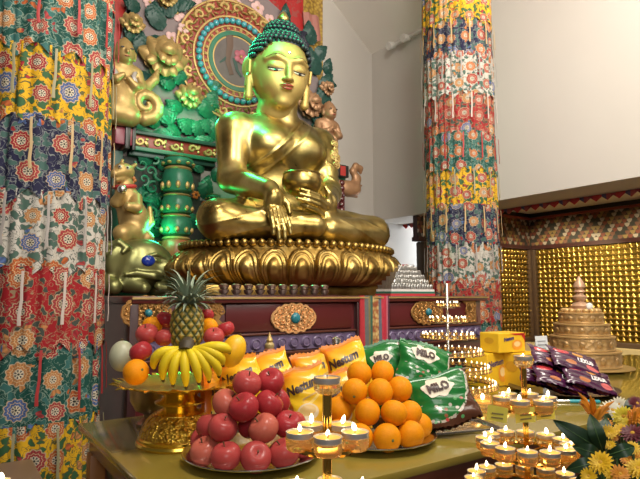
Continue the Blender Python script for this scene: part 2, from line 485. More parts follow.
# gilded panels of tiny seated figures in the bay
def niche_mat():
    m = NT('gilded_niche'); m.set((.24,.15,.025), .4, .85); return m.m
M_NICHE = niche_mat()
M_FIG = simple('gilt_figure', (.62,.43,.11), .25, 1, .1, 30)
M_BROWN = simple('dark_brown_frame', (.05,.028,.018), .4)
fg = G()
fg.ball((0, 0, .011), (.027, .012, .011), 8, 5); fg.ball((0, .002, .026), (.017, .010, .015), 8, 5); fg.ball((0, 0, .044), (.0075, .0075, .009), 8, 5)
fig0 = fg.build('seated_figure', M_FIG); fig_me = fig0.data; bpy.data.objects.remove(fig0)
def niche_panel(name, label, origin, rz, W, H, near_end):
    t = thing(name, label, 'panel', origin, (0, 0, rz))
    g = G(); g.box(0, W, 0, .04, 0, H); g.build('backing', M_NICHE, t, smooth=False)
    g = G()
    g.box(-.05, 0, -.05, .06, -.06, H+.0); g.box(W, W+.05, -.05, .06, -.06, H+.0); g.box(0, W, -.05, .06, -.06, -.005); 
    g.build('frame', M_BROWN, t, bevel=.006)
    g = G(); nz = int(H/.056); dz = H/nz
    for k in range(nz): g.box(0, W, -.028, 0, k*dz-.003, k*dz+.003)
    g.build('shelves', M_NICHE, t, smooth=False)
    nx = int(W/.062); dx = W/nx
    pts = sorted([((i+.5)*dx, k*dz+.004) for i in range(nx) for k in range(nz)], key=lambda p: (abs(p[0]-near_end*W)//dx, -p[1]))
    for p in pts[:100]:
        o = bpy.data.objects.new('seated_figure', fig_me); COL.objects.link(o); o.parent = t; o.location = (p[0], -.012, p[1])
    r = G()
    vs = [v.co.copy() for v in fig_me.vertices]; fs = [tuple(q.vertices) for q in fig_me.polygons]
    for p in pts[100:]: r.add(vs, fs, None, Matrix.Translation((p[0], -.012, p[1])))
    o = r.build('seated_figures', M_FIG, t, recalc=False); o['kind'] = 'stuff'
    return t
HZ0 = .86; HH = ZF0-.05-HZ0
niche_panel('gilded_panel', 'gilded wall panel of tiny seated figures facing the room, behind the tiered offering tower', (5.89, 3.86, HZ0), -pi/2, 1.75, HH, .68)
niche_panel('gilded_panel', 'gilded panel of tiny seated figures on the far wall behind the brocade column', (4.05, YP-.01, HZ0), 0, 1.75, HH, .85)
sbox('trim_8', (5.72, 5.94, -1, YP, .55, HZ0-.06), simple('ledge_paint', (.35,.28,.16), .5))
sbox('trim_9', (3.97, 5.94, YP-.10, YB, .55, HZ0-.06), simple('ledge_paint_far', (.35,.28,.16), .5))
sbox('trim_10', (5.66, 5.94, -1, YP-.1, 0, .55), M_REDL)

# ---------------------------------------------------------------- brocade columns
TIERS = [('yellow',3.95),('navy',3.66),('white',3.37),('red',3.08),('green',2.80),]
# boundaries shared by both columns, measured on the photograph
BND = [3.92,3.62,3.34,3.08,2.78,2.49,2.225,1.96,1.69,1.42,1.15,.88,.60,.33]
CLS = ['yellow','red','navy','white','red','green','yellow','navy','white','red','green','yellow','navy']
CLS[0] = 'green'; CLS[1] = 'yellow'
RIBC = {'green': (.32,.02,.02), 'yellow': (.27,.24,.13), 'navy': (.42,.29,.14), 'white': (.30,.27,.25), 'red': (.46,.38,.34)}
M_RIB = {k: simple('ribbon_'+k, c, .6, 0, .1, 40) for k, c in RIBC.items()}
def hanging(label, cx, cy, i0, i1, ribs, Rr, ph):
    t = thing('brocade_column', label, 'column', (cx, cy, 0))
    g = G(); top = 6.2 if cx < 1 else 4.55
    g.lathe([(Rr-.05, 0), (Rr-.05, top)], 28); g.lathe([(Rr+.0, 0), (Rr+.0, .08), (Rr-.04, .14)], 28)
    g.build('shaft', M_REDL, t)
    N = 13
    for i in range(i0, i1):
        zt = BND[i]+.03; zb = BND[i+1]
        off = ph+(i % 2)*.5
        def rad(u, v, i=i, off=off):
            w = cos(tau*(u*N+off))
            return Rr + .003*v + .005*w*(.5+.5*v) - .017*math.exp(-((((u*N+off+.5) % 1.0)-.5)/.085)**2)*(.6+.4*v) - .009*math.exp(-((((u*N*1.0+off+.13) % 1.0)-.5)/.06)**2) + .003*sin(tau*(u*29+i*.37)) + .003*sin(tau*u*7+i*2.1+3*v) + (.004 if i % 2 else 0)
        def zbot(u, off=off, zb=zb):
            fr = (u*N+off) % 1.0; d = abs(fr-.5)*2     # 0 at tip
            return zb+.035*d-.028*(1-d)
        def f(u, v):
            r = rad(u, v); a = tau*u
            return (r*cos(a), r*sin(a), zt+(zbot(u)-zt)*v)
        g = G(); k = random.random()*7
        g.surf(f, N*20, 8, True, False, uvf=lambda u, v: (0, 0))
        o = len(g.v)
        for a in range(N*20):
            for b in range(9):
                x, y, z = g.v[a*9+b]; g.uv[a*9+b] = (tau*Rr*(a/(N*20))+k, z*.97+k*.37)
        ob = g.build('brocade_tier', M_BRO[CLS[i]], t, recalc=False, sharp=80)
        # darker braid along the pointed hem
        if ribs[0] <= i < ribs[1]:
            src = None
            for n in range(N):
                u = ((n+.5)-off)/N
                a = tau*u; L = .165
                if src is None:
                    g = G()
                    g.tube([(0,0,.02),(.003,0,-.03),(.001,.002,-.08),(.004,-.002,-.13),(.002,0,-L)], [.005,.0052,.0055,.006,.007], 6, flat=.35, up=(1,0,0))
                    src = g.build('ribbon', M_RIB[CLS[i+1]], t)
                    ob = src
                else:
                    ob = src.copy(); COL.objects.link(ob)
                r = Rr+.022
                ob.location = (r*cos(a), r*sin(a), zb-.008); ob.rotation_euler = (random.uniform(-.04,.04), random.uniform(-.03,.0), a)
    return t
RW = 1
hanging('thick column wrapped in pleated brocade tiers at the left edge, in front of the carved throne', .28, 2.363, 3, 13, (4, 11), .258, .2)
hanging('tall brocade-wrapped column at right standing before the white wall and gilded panels', 3.154, 2.68, 0, 12, (1, 8), .255, .35)

# ---------------------------------------------------------------- offering table
TZ = .95
TX0, TX1, TY0, TY1 = .372, 3.85, .95, 1.86
def table_top():
    m = NT('olive_gold_glass_top'); n = m.noise(m.coord(), 3, 3)
    m.set(m.mix(n, (.205,.150,.024), (.29,.215,.038)), .16, .0, Coat_Weight=.5, Specular_IOR_Level=.5); m.b.inputs['Coat Roughness'].default_value = .10
    return m.m
t = thing('offering_table', 'long offering table with glossy olive gold top and dark red carved front', 'table', (0, 0, 0))
g = G(); g.box(TX0, TX1, TY0, TY1, TZ-.022, TZ); g.build('tabletop', table_top(), t, bevel=.004)
M_REDWOOD = simple('red_brown_wood', (.16,.045,.02), .3, 0, .25, 9, Coat_Weight=.3)
g = G(); g.box(TX0+.03, TX1-.03, TY0+.02, TY1-.02, TZ-.085, TZ-.024); g.build('apron', M_REDWOOD, t, bevel=.004)
pm = NT('carved_front'); v = pm.voro(pm.coord(), 16, .3)
pm.set(pm.ramp(v.outputs['Distance'], [(.0,(.35,.2,.04)),(.25,(.10,.12,.04)),(.4,(.03,.04,.02)),(.6,(.10,.02,.01))]), .4)
pm.bump(v.outputs['Distance'], .5, .02)
g = G(); g.box(TX0+.07, TX1-.07, TY0+.05, TY1-.05, .12, TZ-.087); g.build('carved_body', pm.m, t)
for x in (TX0+.05, TX0+1.2, TX0+2.4, TX1-.05):
    for y in (TY0+.04, TY1-.04):
        g = G(); g.box(x-.025, x+.025, y-.025, y+.025, 0, TZ-.086); g.build('leg', simple('orange_wood', (.34,.13,.03), .4) if y < 1 or x < 1 else M_REDWOOD, t, bevel=.004)

# small side table at the left edge
t = thing('side_table', 'low brown side table at the bottom left, before the brocade column', 'table', (0, 0, 0))
M_GBR = simple('brown_laminate', (.17,.105,.065), .35, 0, .1, 12)
g = G(); g.box(-.55, .255, 1.30, 1.92, .825, .85); g.build('tabletop', M_GBR, t, bevel=.004)
for x in (-.51, .215):
    for y in (1.34, 1.88):
        g = G(); g.box(x-.02, x+.02, y-.02, y+.02, 0, .825); g.build('leg', M_GBR, t, bevel=.003)
# low stand in front carrying the candle trees
t = thing('candle_bench', 'low dark bench under the two candle trees in front of the offering table', 'bench', (0, 0, 0))
g = G(); g.box(.15, 1.12, .556, .86, .62, .65); g.build('seat', M_DARKM, t, bevel=.004)
for x in (.19, 1.08):
    for y in (.59, .82):
        g = G(); g.box(x-.02, x+.02, y-.02, y+.02, 0, .62); g.build('leg', M_DARKM, t)

# ---------------------------------------------------------------- altar cabinet
CY = 2.2; CX0, CX1 = .64, 2.74; CT = 1.345
t = thing('altar_cabinet', 'long dark maroon altar cabinet with gilded medallions beneath the golden statue', 'cabinet', (0, 0, 0))
g = G(); g.box(CX0, CX1, CY, 3.97, .0, CT-.03); g.build('body', M_MAROON, t, bevel=.004)
g = G(); g.box(CX0-.03, CX1+.03, CY-.035, 3.97, CT-.03, CT); g.build('top_board', M_MAROON, t, bevel=.006)
g = G(); g.box(CX0-.031, CX1+.031, CY-.042, CY-.033, CT-.012, CT-.004); g.build('gilt_edge', M_CARVE, t)
def wave_band(x0, x1):
    g = G(); n = int((x1-x0)/.062)
    g.box(x0, x1, CY-.012, CY, 1.095, 1.165)
    for i in range(n):
        x = x0+(i+.5)*(x1-x0)/n
        g.ball((x, CY-.012, 1.128), (.03, .012, .028), 12, 8)
        g.ring(.020, .004, 14, 6, TR((x, CY-.022, 1.13), (pi/2, 0, 0)))
    return g
M_WAVE = simple('painted_wave_moulding', (.12,.085,.16), .35, 0, .5, 22, Coat_Weight=.3)
M_LIP = simple('dark_gilt_moulding', (.10,.03,.02), .35, .2, .2)
for (x0, x1) in ((CX0+.02, .98), (1.0, 1.74), (1.96, CX1-.02)):
    g = G(); g.box(x0+.02, x1-.02, CY-.012, CY, 1.185, CT-.035); g.build('drawer_panel', M_MAROON, t, bevel=.004)
    wave_band(x0, x1).build('wave_moulding', M_WAVE, t)
    g = G(); g.box(x0, x1, CY-.022, CY, 1.168, 1.178); g.box(x0, x1, CY-.022, CY, 1.078, 1.09); g.box(x0, x1, CY-.03, CY, .99, 1.0); g.build('moulding', M_LIP, t, bevel=.003)
    g = G(); g.box(x0+.04, x1-.04, CY-.01, CY, .60, .97); g.build('lower_panel', M_DARKM, t, bevel=.004)
g = G(); g.box(1.74, 1.96, CY-.03, CY, .3, CT-.031); g.build('pilaster', M_DARKM, t, bevel=.004)
g = G(); g.box(CX0-.035, CX0, CY-.03, CY+.04, 0, CT-.031); g.build('corner_post', M_DARKM, t, bevel=.005)
M_TURQ = simple('turquoise_stone', (.02,.16,.20), .25, 0, .3, 30)
def filigree(c, rx, rz, turq, parent, mat, name='medallion'):
    g = G()
    def sc(a): return 1+.07*cos(10*a)
    n = 60
    g.prism([(c.x+rx*.9*sc(tau*i/n)*cos(tau*i/n), c.z+rz*.9*sc(tau*i/n)*sin(tau*i/n)) for i in range(n)], c.y-.008, c.y+.0)
    for (q, m_, rr) in ((.82, 16, .016), (.52, 11, .017), (.28, 7, .014)):
        for i in range(m_):
            a = tau*(i+.3*q)/m_
            g.ring(rr, .0052, 12, 6, TR((c.x+rx*q*cos(a), c.y-.010, c.z+rz*q*sin(a)), (pi/2, 0, 0)))
            g.ball((c.x+rx*q*cos(a), c.y-.012, c.z+rz*q*sin(a)), .006, 8, 6)
    g.ring(1, .06, 36, 6, TR((c.x, c.y-.010, c.z), (pi/2, 0, 0), (rx*.96, rz*.96, .1)))
    o = g.build(name, mat, parent)
    if turq:
        g = G(); g.ball((c.x+.005, c.y-.016, c.z), (turq, .016, turq), 16, 10); g.build('turquoise_cabochon', M_TURQ, o)
    return o
M_FILI = simple('filigree_gilt', (.80,.45,.20), .35, .55, .2, 40, .2, 120)
M_FILD = simple('filigree_gilt_dark', (.55,.30,.10), .35, .7, .3, 40, .2, 120)
filigree(aty(293, 318, CY-.012), .125, .066, .026, t, M_FILI)
filigree(aty(146, 313, CY-.012), .10, .062, .016, t, M_FILD)
filigree(aty(426, 312, CY-.012), .125, .066, .022, t, M_FILD)
def bracket(c, w, h, flip):
    s = -1 if flip else 1
    pts = [(0, h), (w, h*.95), (w*.62, h*.45), (w*.78, 0), (w*.62, -h*.45), (w, -h*.95), (0, -h)]
    g = G(); g.prism([(c.x+s*x, c.z+z) for x, z in pts], c.y-.008, c.y)
    for i in range(24):
        x = random.uniform(.1, .75)*w; z = random.uniform(-.8, .8)*h
        g.ring(.012, .004, 10, 6, TR((c.x+s*x, c.y-.009, c.z+z), (pi/2, 0, 0)))
    return g.build('corner_bracket', M_FILD, t)
b = aty(205, 313, CY-.012)
bracket(b, .10, .066, False); b2 = aty(475, 311, CY-.012); bracket(b2, .12, .066, True)
# striped brocade hanging down the front between the two cabinet halves
t = thing('striped_banner', 'striped red, grey and gold brocade banner hanging down the cabinet front', 'banner', (1.85, CY-.036, CT))
cols = [('red_stripe', (.35,.02,.03), .032), ('grey_stripe', (.10,.10,.10), .022), ('olive_stripe', (.16,.13,.05), .012), ('green_stripe', (.03,.10,.07), .015),
        ('gold_brocade', None, .046), ('slate_stripe', (.10,.10,.13), .018), ('crimson_stripe', (.38,.02,.04), .030), ('pink_stripe', (.40,.12,.16), .010), ('dark_stripe', (.08,.02,.04), .015)]
gb = NT('gold_brocade'); v = gb.voro(gb.coord(), 45, .6); gb.set(gb.ramp(v.outputs['Distance'], [(.2,(.55,.40,.18)),(.5,(.40,.22,.08)),(.7,(.25,.07,.03))]), .5)
x = -.1
for n_, c_, w_ in cols:
    a, b = x, x+w_; x = b
    g = G()
    g.surf(lambda u, v, a=a, b=b: (a+(b-a)*u, -.004+.004*sin((a+(b-a)*u)*60+v*2), .002-v*.55), 4, 14)
    g.surf(lambda u, v, a=a, b=b: (a+(b-a)*u, .0+.004*sin((a+(b-a)*u)*60+v*2), .002-v*.55), 4, 14)
    g.build('stripe', gb.m if c_ is None else simple(n_, c_, .55, 0, .25, 60), t)
# ---------------------------------------------------------------- lotus seat
BX, BY = 1.985, 3.20
t = thing('lotus_pedestal', 'wide golden lotus pedestal with arched petals and beaded rim under the seated statue', 'pedestal', (BX, BY, 0))
LA, LB, Z0, Z1 = .835, .615, 1.405, 1.645
NP = 31
def lotus(u, v):
    a = tau*u
    pr = .80+.22*sin(pi*min(1, (v*.92+.06)))**.75 if v < .62 else .80+.22*sin(pi*(.62*.92+.06))**.75-.10*((v-.62)/.38)**1.3
    k = ((u*NP) % 1.0)-.5
    z = Z0+(Z1-Z0)*v
    # arch relief
    q = 0
    top, hw = .84, .47
    def arch(hw, top, bot=-1):
        x = abs(k)/hw
        if v <= top-.38: dd = 1-x
        else: dd = 1-sqrt(x*x+((v-(top-.38))/.38)**2)
        return dd
    d1 = arch(.49, .90); d2 = arch(.37, .80); d3 = arch(.25, .66)
    q += .009*math.exp(-((d1-.07)/.06)**2)
    if d1 > .05: q += .006
    q += .008*math.exp(-((d2-.08)/.07)**2)
    if d3 > 0: q += .019*min(1, d3*2.2)**.6*min(1, v/.15)
    if d1 < 0 and v > .4: q -= .006
    if v > .9: q *= max(0, (1-v)/.1)
    s = pr
    return ((LA*s+q)*cos(a), (LB*s+q)*sin(a), z)
g = G(); g.surf(lotus, NP*34, 60, True, False)
g.lathe([(0, Z0+.001), (.78, Z0+.001)], 60, M=Matrix.Diagonal((LA, LB, 1, 1)), cap=False)
g.lathe([(.90, Z1-.0), (.915, Z1+.004), (.915, Z1+.018), (.89, Z1+.02), (0, Z1+.02)], 90, M=Matrix.Diagonal((LA, LB, 1, 1)), cap=False)
g.build('petal_body', M_LOTUS, t, sharp=75, recalc=False)
bead = None
for i in range(84):
    a = tau*i/84
    p = (LA*.925*cos(a), LB*.925*sin(a), Z1+.012)
    if bead is None:
        g = G(); g.ball((0,0,0), .0235, 12, 8); bead = g.build('bead', M_LOTUS, t, loc=p)
    else:
        o = bead.copy(); COL.objects.link(o); o.location = p
g = G(); g.box(1.15, 2.36, 2.72, 3.75, CT, Z0); o = g.build('plinth_block', M_LOTUS, bevel=.006)
tag(o, 'flat aged gold plinth block between the cabinet top and the lotus pedestal', 'plinth')

# ---------------------------------------------------------------- seated statue
SZ = 1.667
BX = 1.925
st = thing('seated_statue', 'large seated golden statue with dark curled hair and one hand reaching down', 'statue', (BX-.02, BY, SZ))
P = []
# legs
P += [cap((-.20,.04,.17), (-.61,-.28,.13), .17, .118, .06), cap((-.61,-.30,.115), (-.05,-.46,.105), .105, .075, .05)]
P += [cap((.20,.04,.17), (.56,-.28,.125), .17, .115, .06), cap((.57,-.30,.11), (.10,-.42,.10), .11, .08, .05)]
P += [ell((0,-.15,.11), (.40,.28,.12), .05), cap((.08,-.40,.185), (.30,-.33,.205), .045, .035, .03), cap((-.10,-.40,.17),(-.25,-.36,.18), .04, .03, .03)]
# trunk
P += [ell((0,.06,.16), (.34,.25,.18), .06), ell((0,.06,.42), (.245,.175,.25), .08), ell((0,.03,.67), (.315,.19,.22), .08)]
P += [ell((-.14,-.06,.70), (.15,.12,.12), .06), ell((.14,-.06,.70), (.15,.12,.12), .06)]
P += [cap((-.30,.05,.80), (.30,.05,.80), .115, .115, .09), cap((-.12,.05,.88), (.12,.05,.88), .08, .08, .08)]
P += [cap((0,.04,.88), (0,-.01,1.04), .115, .10, .05)]
# arm reaching to the ground
P += [cap((-.365,.05,.79), (-.41,-.05,.44), .118, .088, .05), cap((-.41,-.06,.43), (-.335,-.40,.31), .092, .066, .05)]
P += [ell((-.33,-.450,.235), (.060,.046,.085), .035, (.35,0,0))]
for i, dx in enumerate((-.052, -.018, .017, .050)):
    ln = (.86, 1.0, .97, .8)[i]
    z = .185
    P += chain([(-.33+dx*.8,-.478,z), (-.33+dx*1.0,-.522,z-.072*ln), (-.328+dx*1.08,-.545,z-.132*ln), (-.326+dx*1.1,-.548,z-.182*ln)], [.0185,.0165,.0145,.0115], .006)
P += chain([(-.275,-.45,.27), (-.245,-.475,.22), (-.24,-.49,.165)], [.022,.018,.013], .012)
# arm holding the bowl
P += [cap((.355,.05,.79), (.335,-.06,.42), .118, .090, .05), cap((.335,-.08,.41), (.13,-.37,.285), .088, .060, .05)]
P += [ell((.035,-.40,.255), (.095,.070,.036), .03, (0,.15,.35))]
for i, (yy, zz) in enumerate(((-.488,.238), (-.490,.268), (-.482,.298), (-.470,.208))):
    P += chain([(.03,yy+.03,zz-.022), (-.04,yy-.008,zz-.004), (-.11,yy-.012,zz+.012), (-.175+.012*i,yy+.010,zz+.026)], [.0195,.0175,.0155,.012], .006)
P += chain([(.095,-.42,.28), (.085,-.435,.33), (.06,-.43,.370)], [.026,.020,.013], .012)
def robe(D, ax):
    X = ax[0][:, None, None]; Y = ax[1][None, :, None]; Z = ax[2][None, None, :]
    s = (X-.13)*.70-(Z-.93)*.714
    w = (X > -.31) & (Z < .93) & (Z > .25) & (Y > -.22)
    m = np.clip(s/.012, 0, 1)*.004 + .005*np.exp(-((s-.012)/.010)**2) + .004*np.exp(-((s-.085)/.009)**2)
    D -= (m*w).astype(np.float32)
    # soft folds on the sleeve of the covered arm
    w2 = (X > .30) & (Z > .36) & (Z < .74)
    D -= (.004*np.exp(-(np.sin((Z+.5*X)*28)/.35)**2)*w2).astype(np.float32)
    w3 = (Z < .22) & (Y < -.1) & (np.abs(X) > .15)
    D -= (.0035*np.exp(-(np.sin((Z*1.2+.45*np.abs(X)-.2*Y)*26)/.2)**2)*w3).astype(np.float32)
    return D
body, front = sdf_obj('body', P, .0068, M_STAT, st, None, robe)
# the head is painted in a matt gold and looks a little toward its right, down at the visitor
HP = []; hz = 0.0
HP += [cap((0,.04,-.30), (0,.0,-.12), .112, .098, .04), cap((0,.02,-.255),(0,.005,-.25), .116, .116, .006), cap((0,.02,-.215),(0,.0,-.21), .111, .111, .006)]
HP += [ell((0,-.0,.022), (.183,.20,.25), .02), ell((0,-.075,-.125), (.122,.125,.108), .05), ell((-.070,-.115,-.065), (.070,.066,.085), .04), ell((.070,-.115,-.065), (.070,.066,.085), .04)]
HP += [ell((0,-.152,-.205), (.05,.036,.034), .04)]
HP += [cap((0,-.196,.05), (0,-.228,-.055), .012, .020, .022), ell((-.020,-.212,-.062), (.017,.017,.013), .012), ell((.020,-.212,-.062), (.017,.017,.013), .012), ell((0,-.232,-.062),(.015,.012,.012), .01)]
for s_ in (-1, 1):
    HP += chain([(s_*.024,-.194,.066), (s_*.075,-.184,.084), (s_*.135,-.140,.066)], [.006,.008,.006], .04)
    HP += [ell((s_*.075,-.166,.020), (.048,.030,.032), .015, (0,0,s_*.35)), cut((s_*.077,-.198,-.004), (.046,.008,.006), .006, (0,0,s_*.35))]
    HP += [ell((s_*.190,.02,.03), (.020,.058,.082), .012, (0,0,-s_*.65)), cut((s_*.208,-.006,.035), (.014,.034,.052), .008, (0,0,-s_*.65)), chain([(s_*.200,-.035,-.02),(s_*.203,-.03,.06),(s_*.203,.03,.085),(s_*.203,.06,.03)], [.010,.011,.011,.01], .008)[0]]
    HP += [cap((s_*.192,.0,-.04), (s_*.188,-.01,-.175), .024, .030, .015), cut((s_*.190,-.008,-.135), (.06,.011,.036), .006)]
HP += [ell((0,-.205,-.100), (.040,.018,.011), .012), ell((0,-.198,-.122), (.033,.020,.012), .012)]
HDR = (radians(11), radians(2), radians(-12))
head, front_h = sdf_obj('head', HP, .0052, M_FACE, st, (-.055,-.03,1.212), None, HDR)
head.scale = (1.10, 1.09, 1.01)
def on_face(x, z, lift=.002):
    y = front_h(x, z)
    return (x, (y if y is not None else -.15)-lift, z)
g = G(); cz = .10
g.ball((0,.018,.10), (.186,.196,.205), 28, 16, None, lambda d: 1 if (d.z > .42 or d.y > .1) else .90)
g.ball((0,.03,.285), (.105,.11,.085), 20, 12)
cr = .0165
for j in range(12):
    el = radians(-18+j*9.0)
    n = max(1, int(42*cos(el)))
    for i in range(n):
        a = tau*(i+.5*(j % 2))/n
        d = Vector((cos(el)*cos(a), cos(el)*sin(a), sin(el)))
        p = Vector((d.x*.190, d.y*.200+.016, cz+d.z*.207))
        hl = .220-.13*min(1, abs(p.x)/.18)**2.4 if p.y < .0 else -.9
        if p.z < hl: continue
        if abs(p.x) > .15 and p.z < .10 and -.06 < p.y < .085: continue
        g.ball(p, (cr, cr, cr*1.1), 8, 6)
for j in range(6):
    el = radians(-5+j*17); n = max(1, int(24*cos(el)))
    for i in range(n):
        a = tau*(i+.5*(j % 2))/n
        g.ball((cos(el)*cos(a)*.108, .03+cos(el)*sin(a)*.113, .29+sin(el)*.088), cr, 8, 6)
g.build('hair', simple('dark_curled_hair', (.006,.016,.022), .42, 0, .3, 30), head)
g = G(); g.lathe([(0,0),(.030,.003),(.040,.022),(.038,.045),(.022,.07),(.008,.085),(0,.09)], 20, (0,.03,.365))
g.build('finial', M_STAT, head)
M_LIPS = simple('painted_lips', (.26,.045,.03), .4)
g = G()
for sgn, zz, dip in ((1, -.103, .005), (-1, -.114, -.006)):
    pts = []; rad = []
    for i in range(13):
        x = -.038+.076*i/12; u = x/.038
        z = zz+dip*(1-u*u)-(.003*math.exp(-(x/.007)**2) if sgn > 0 else 0)+.003*u*u
        pts.append(on_face(x, z, -.004)); rad.append(.0085*sqrt(max(.03, 1-u*u)))
    g.tube(pts, rad, 8)
g.build('lips', M_LIPS, head)
M_EYE = simple('painted_eye', (.02,.02,.025), .3); M_EYW = simple('eye_white', (.5,.47,.38), .4)
for s_ in (-1, 1):
    pw = []; pb = []; pl = []
    for i in range(11):
        u = -1+2*i/10; x = s_*(.076+.044*u)
        z = -.003-.007*(1-u*u)
        pw.append(on_face(x, z, .000)); pl.append(on_face(x, z+.009+.001*(1-u*u), .0008))
        xb = s_*(.078+.062*u); pb.append(on_face(xb, .093-.022*u*u-.004*u, -.0008))
    g = G(); g.tube(pw, [.0062*sqrt(max(.02, 1-(i/5-1)**2)) for i in range(11)], 8); g.build('eye', M_EYW, head)
    g = G(); g.tube(pw[3:8], [.004,.0066,.0072,.0066,.004], 8); g.build('iris', M_EYE, head)
    g = G(); g.tube(pl, .0030, 6); g.build('lash_line', M_EYE, head)
    g = G(); g.tube(pb, [.0012+.0026*sqrt(max(0, 1-(i/5-1)**2)) for i in range(11)], 6); g.build('eyebrow', simple('brow_paint', (.10,.05,.015), .4), head)
g = G(); g.ball(on_face(0, .118, 0), (.012,.006,.012), 12, 8); g.build('forehead_dot', M_SILVER, head)
# flower ornament on the covered shoulder
g = G()
for i in range(34):
    a = random.uniform(0, tau); r = sqrt(random.random())*.085
    x = .40+r*cos(a)*.6; z = .70+r*sin(a)*1.2
    y = front(min(x, .45), z)
    if y is None: continue
    g.ring(.017, .006, 10, 6, TR((x, y-.004, z), (pi/2+random.uniform(-.4,.4), 0, random.uniform(-.2,.6))))
    g.ball((x, y-.008, z), .008, 8, 6)
g.build('shoulder_flower', M_CARVE, st)
# bowl in the lap
g = G(); g.lathe([(0,.0),(.05,.002),(.092,.035),(.112,.085),(.113,.125),(.104,.158),(.108,.168),(.104,.175),(.094,.165),(.096,.12),(.06,.03),(0,.022)], 40, M=Matrix.Diagonal((1.12,1.12,.84,1)))
o = g.build('alms_bowl', M_STAT, loc=(BX-.02-.075, BY-.362, SZ+.305))
tag(o, 'round golden bowl resting in the palm of the seated statue', 'bowl')

# row of small silver cups on the cabinet top
g = G()
for k in range(2):
    z = k*.021
    g.lathe([(.011,z+.0),(.013,z+.002),(.019,z+.008),(.0235,z+.018),(.0245,z+.024),(.0225,z+.024),(.018,z+.012),(0,z+.006)], 18)
g.ball((0,0,.046), (.02,.02,.006), 12, 6)
cup0 = None
for i in range(10):
    u = i/9; x = 1.06+u*.565
    if i == 0: o = cup0 = g.build('offering_cup', simple('worn_silver', (.50,.42,.36), .28, 1, .2, 40), loc=(x, 2.30, CT+.006))
    else: o = clone(cup0); o.location = (x, 2.30, CT+.006)
    tag(o, 'small worn silver cup stack, %s from the left in the row under the lotus pedestal' % ['first','second','third','fourth','fifth','sixth','seventh','eighth','ninth','last'][i], 'cup', 'silver cups under the pedestal')
g = G(); g.box(1.0, 1.68, 2.25, 2.36, CT, CT+.006); o = g.build('cup_board', M_DARKM, bevel=.002); tag(o, 'thin dark board under the row of silver cups', 'board')

# silver repousse tray on the cabinet's other half
t = thing('silver_shrine_tray', 'stepped silver embossed tray on fringed cloth at the right end of the cabinet', 'tray', (2.30, 2.40, CT)); t.scale = (.78, .42, 1.3)
g = G()
for i, c in enumerate([(.45,.02,.03), (.02,.12,.08), (.6,.57,.53)]):
    g2 = G(); g2.box(-.235+.004*i, .235-.004*i, -.16, .16, .010*i, .010*(i+1)); g2.build('cloth_layer', simple('tray_cloth_%d' % i, c, .7), t)
rg = random.Random(5)
for i in range(5):
    s = 1-i*.15; g.box(-.22*s, .22*s, -.14*s, .14*s, .03+.02*i, .05+.02*i)
    for k in range(15):
        x = -.215*s+.43*s*(k+.5)/15
        g.ball((x, -.14*s-.004, .042+.02*i), (.016, .014, .013+.006*rg.random()), 8, 5)
        if k % 2: g.ball((x, -.1*s*rg.random(), .052+.02*i), (.012,.012,.009+.01*rg.random()), 8, 5)
g.build('embossed_tray', simple('embossed_silver', (.50,.49,.47), .36, .9, .5, 60, .5, 90), t)
# ---------------------------------------------------------------- carved throne back
TY = 4.0
th = thing('carved_throne_back', 'tall carved and painted throne back with leaves, lotus flowers and ringed halo behind the statue', 'throne back', (0, 0, 0))
def part(g, name, mat, parent=th, **k): return g.build(name, mat, parent, **k)
ol = [(.97,CT),(2.97,CT),(2.97,2.95)]+[(q.x, q.z) for q in (aty(px, py, TY) for px, py in ((329,112),(321,86),(309,58),(297,36),(284,14),(262,-6),(236,-26)))]+[(1.6,4.0),(1.2,3.95),(1.02,3.6),(.97,3.2)]
g = G(); g.prism(ol, TY, TY+.06); part(g, 'back_panel', M_LILAC, smooth=False)
# halo
hc = aty(238, 61, TY-.05)
def annulus(r0, r1, y0, y1, n=72):
    g = G()
    g.surf(lambda u, v: ((r0 if v in (0, .75, 1) else r1)*cos(tau*u)+hc.x, (y0 if v in (.0, .25, 1) else y1), (r0 if v in (0, .75, 1) else r1)*sin(tau*u)+hc.z), n, 4, True, False)
    return g
def disc(r, y0, y1, n=64):
    g = G(); g.prism([(hc.x+r*cos(tau*i/n), hc.z+r*sin(tau*i/n)) for i in range(n)], y0, y1); return g
M_RED2 = simple('halo_red_ground', (.26,.03,.02), .4, 0, .2, 15)
part(disc(.515, TY-.03, TY), 'halo_disc', M_RED2)
part(disc(.215, TY-.036, TY-.029), 'halo_centre', simple('halo_painting_ground', (.13,.105,.10), .6, 0, .4, 9))
def hring(R, r, name, mat, flat=.7):
    g = G(); g.ring(R, r, 80, 8, TR((hc.x, TY-.034, hc.z), (pi/2, 0, 0), (1, 1, flat))); return part(g, name, mat)
hring(.52, .010, 'halo_rim', M_CARVE)
hring(.382, .010, 'halo_rim', M_CARVE); hring(.302, .007, 'halo_rim', M_CARVE)
hring(.214, .008, 'halo_rim', M_CARVE); hring(.262, .007, 'halo_rim', M_CARVE)
g = annulus(.222, .257, TY-.044, TY-.03); part(g, 'green_halo_band', M_GREENC)
src = None
for i in range(40):
    a = tau*i/40; p = (hc.x+.342*cos(a), TY-.045, hc.z+.342*sin(a))
    if src is None:
        g = G(); g.ball((0,0,0), (.0262,.024,.0262), 14, 9); src = part(g, 'halo_bead', M_TEAL, loc=p)
    else: o = src.copy(); COL.objects.link(o); o.location = p
src = None
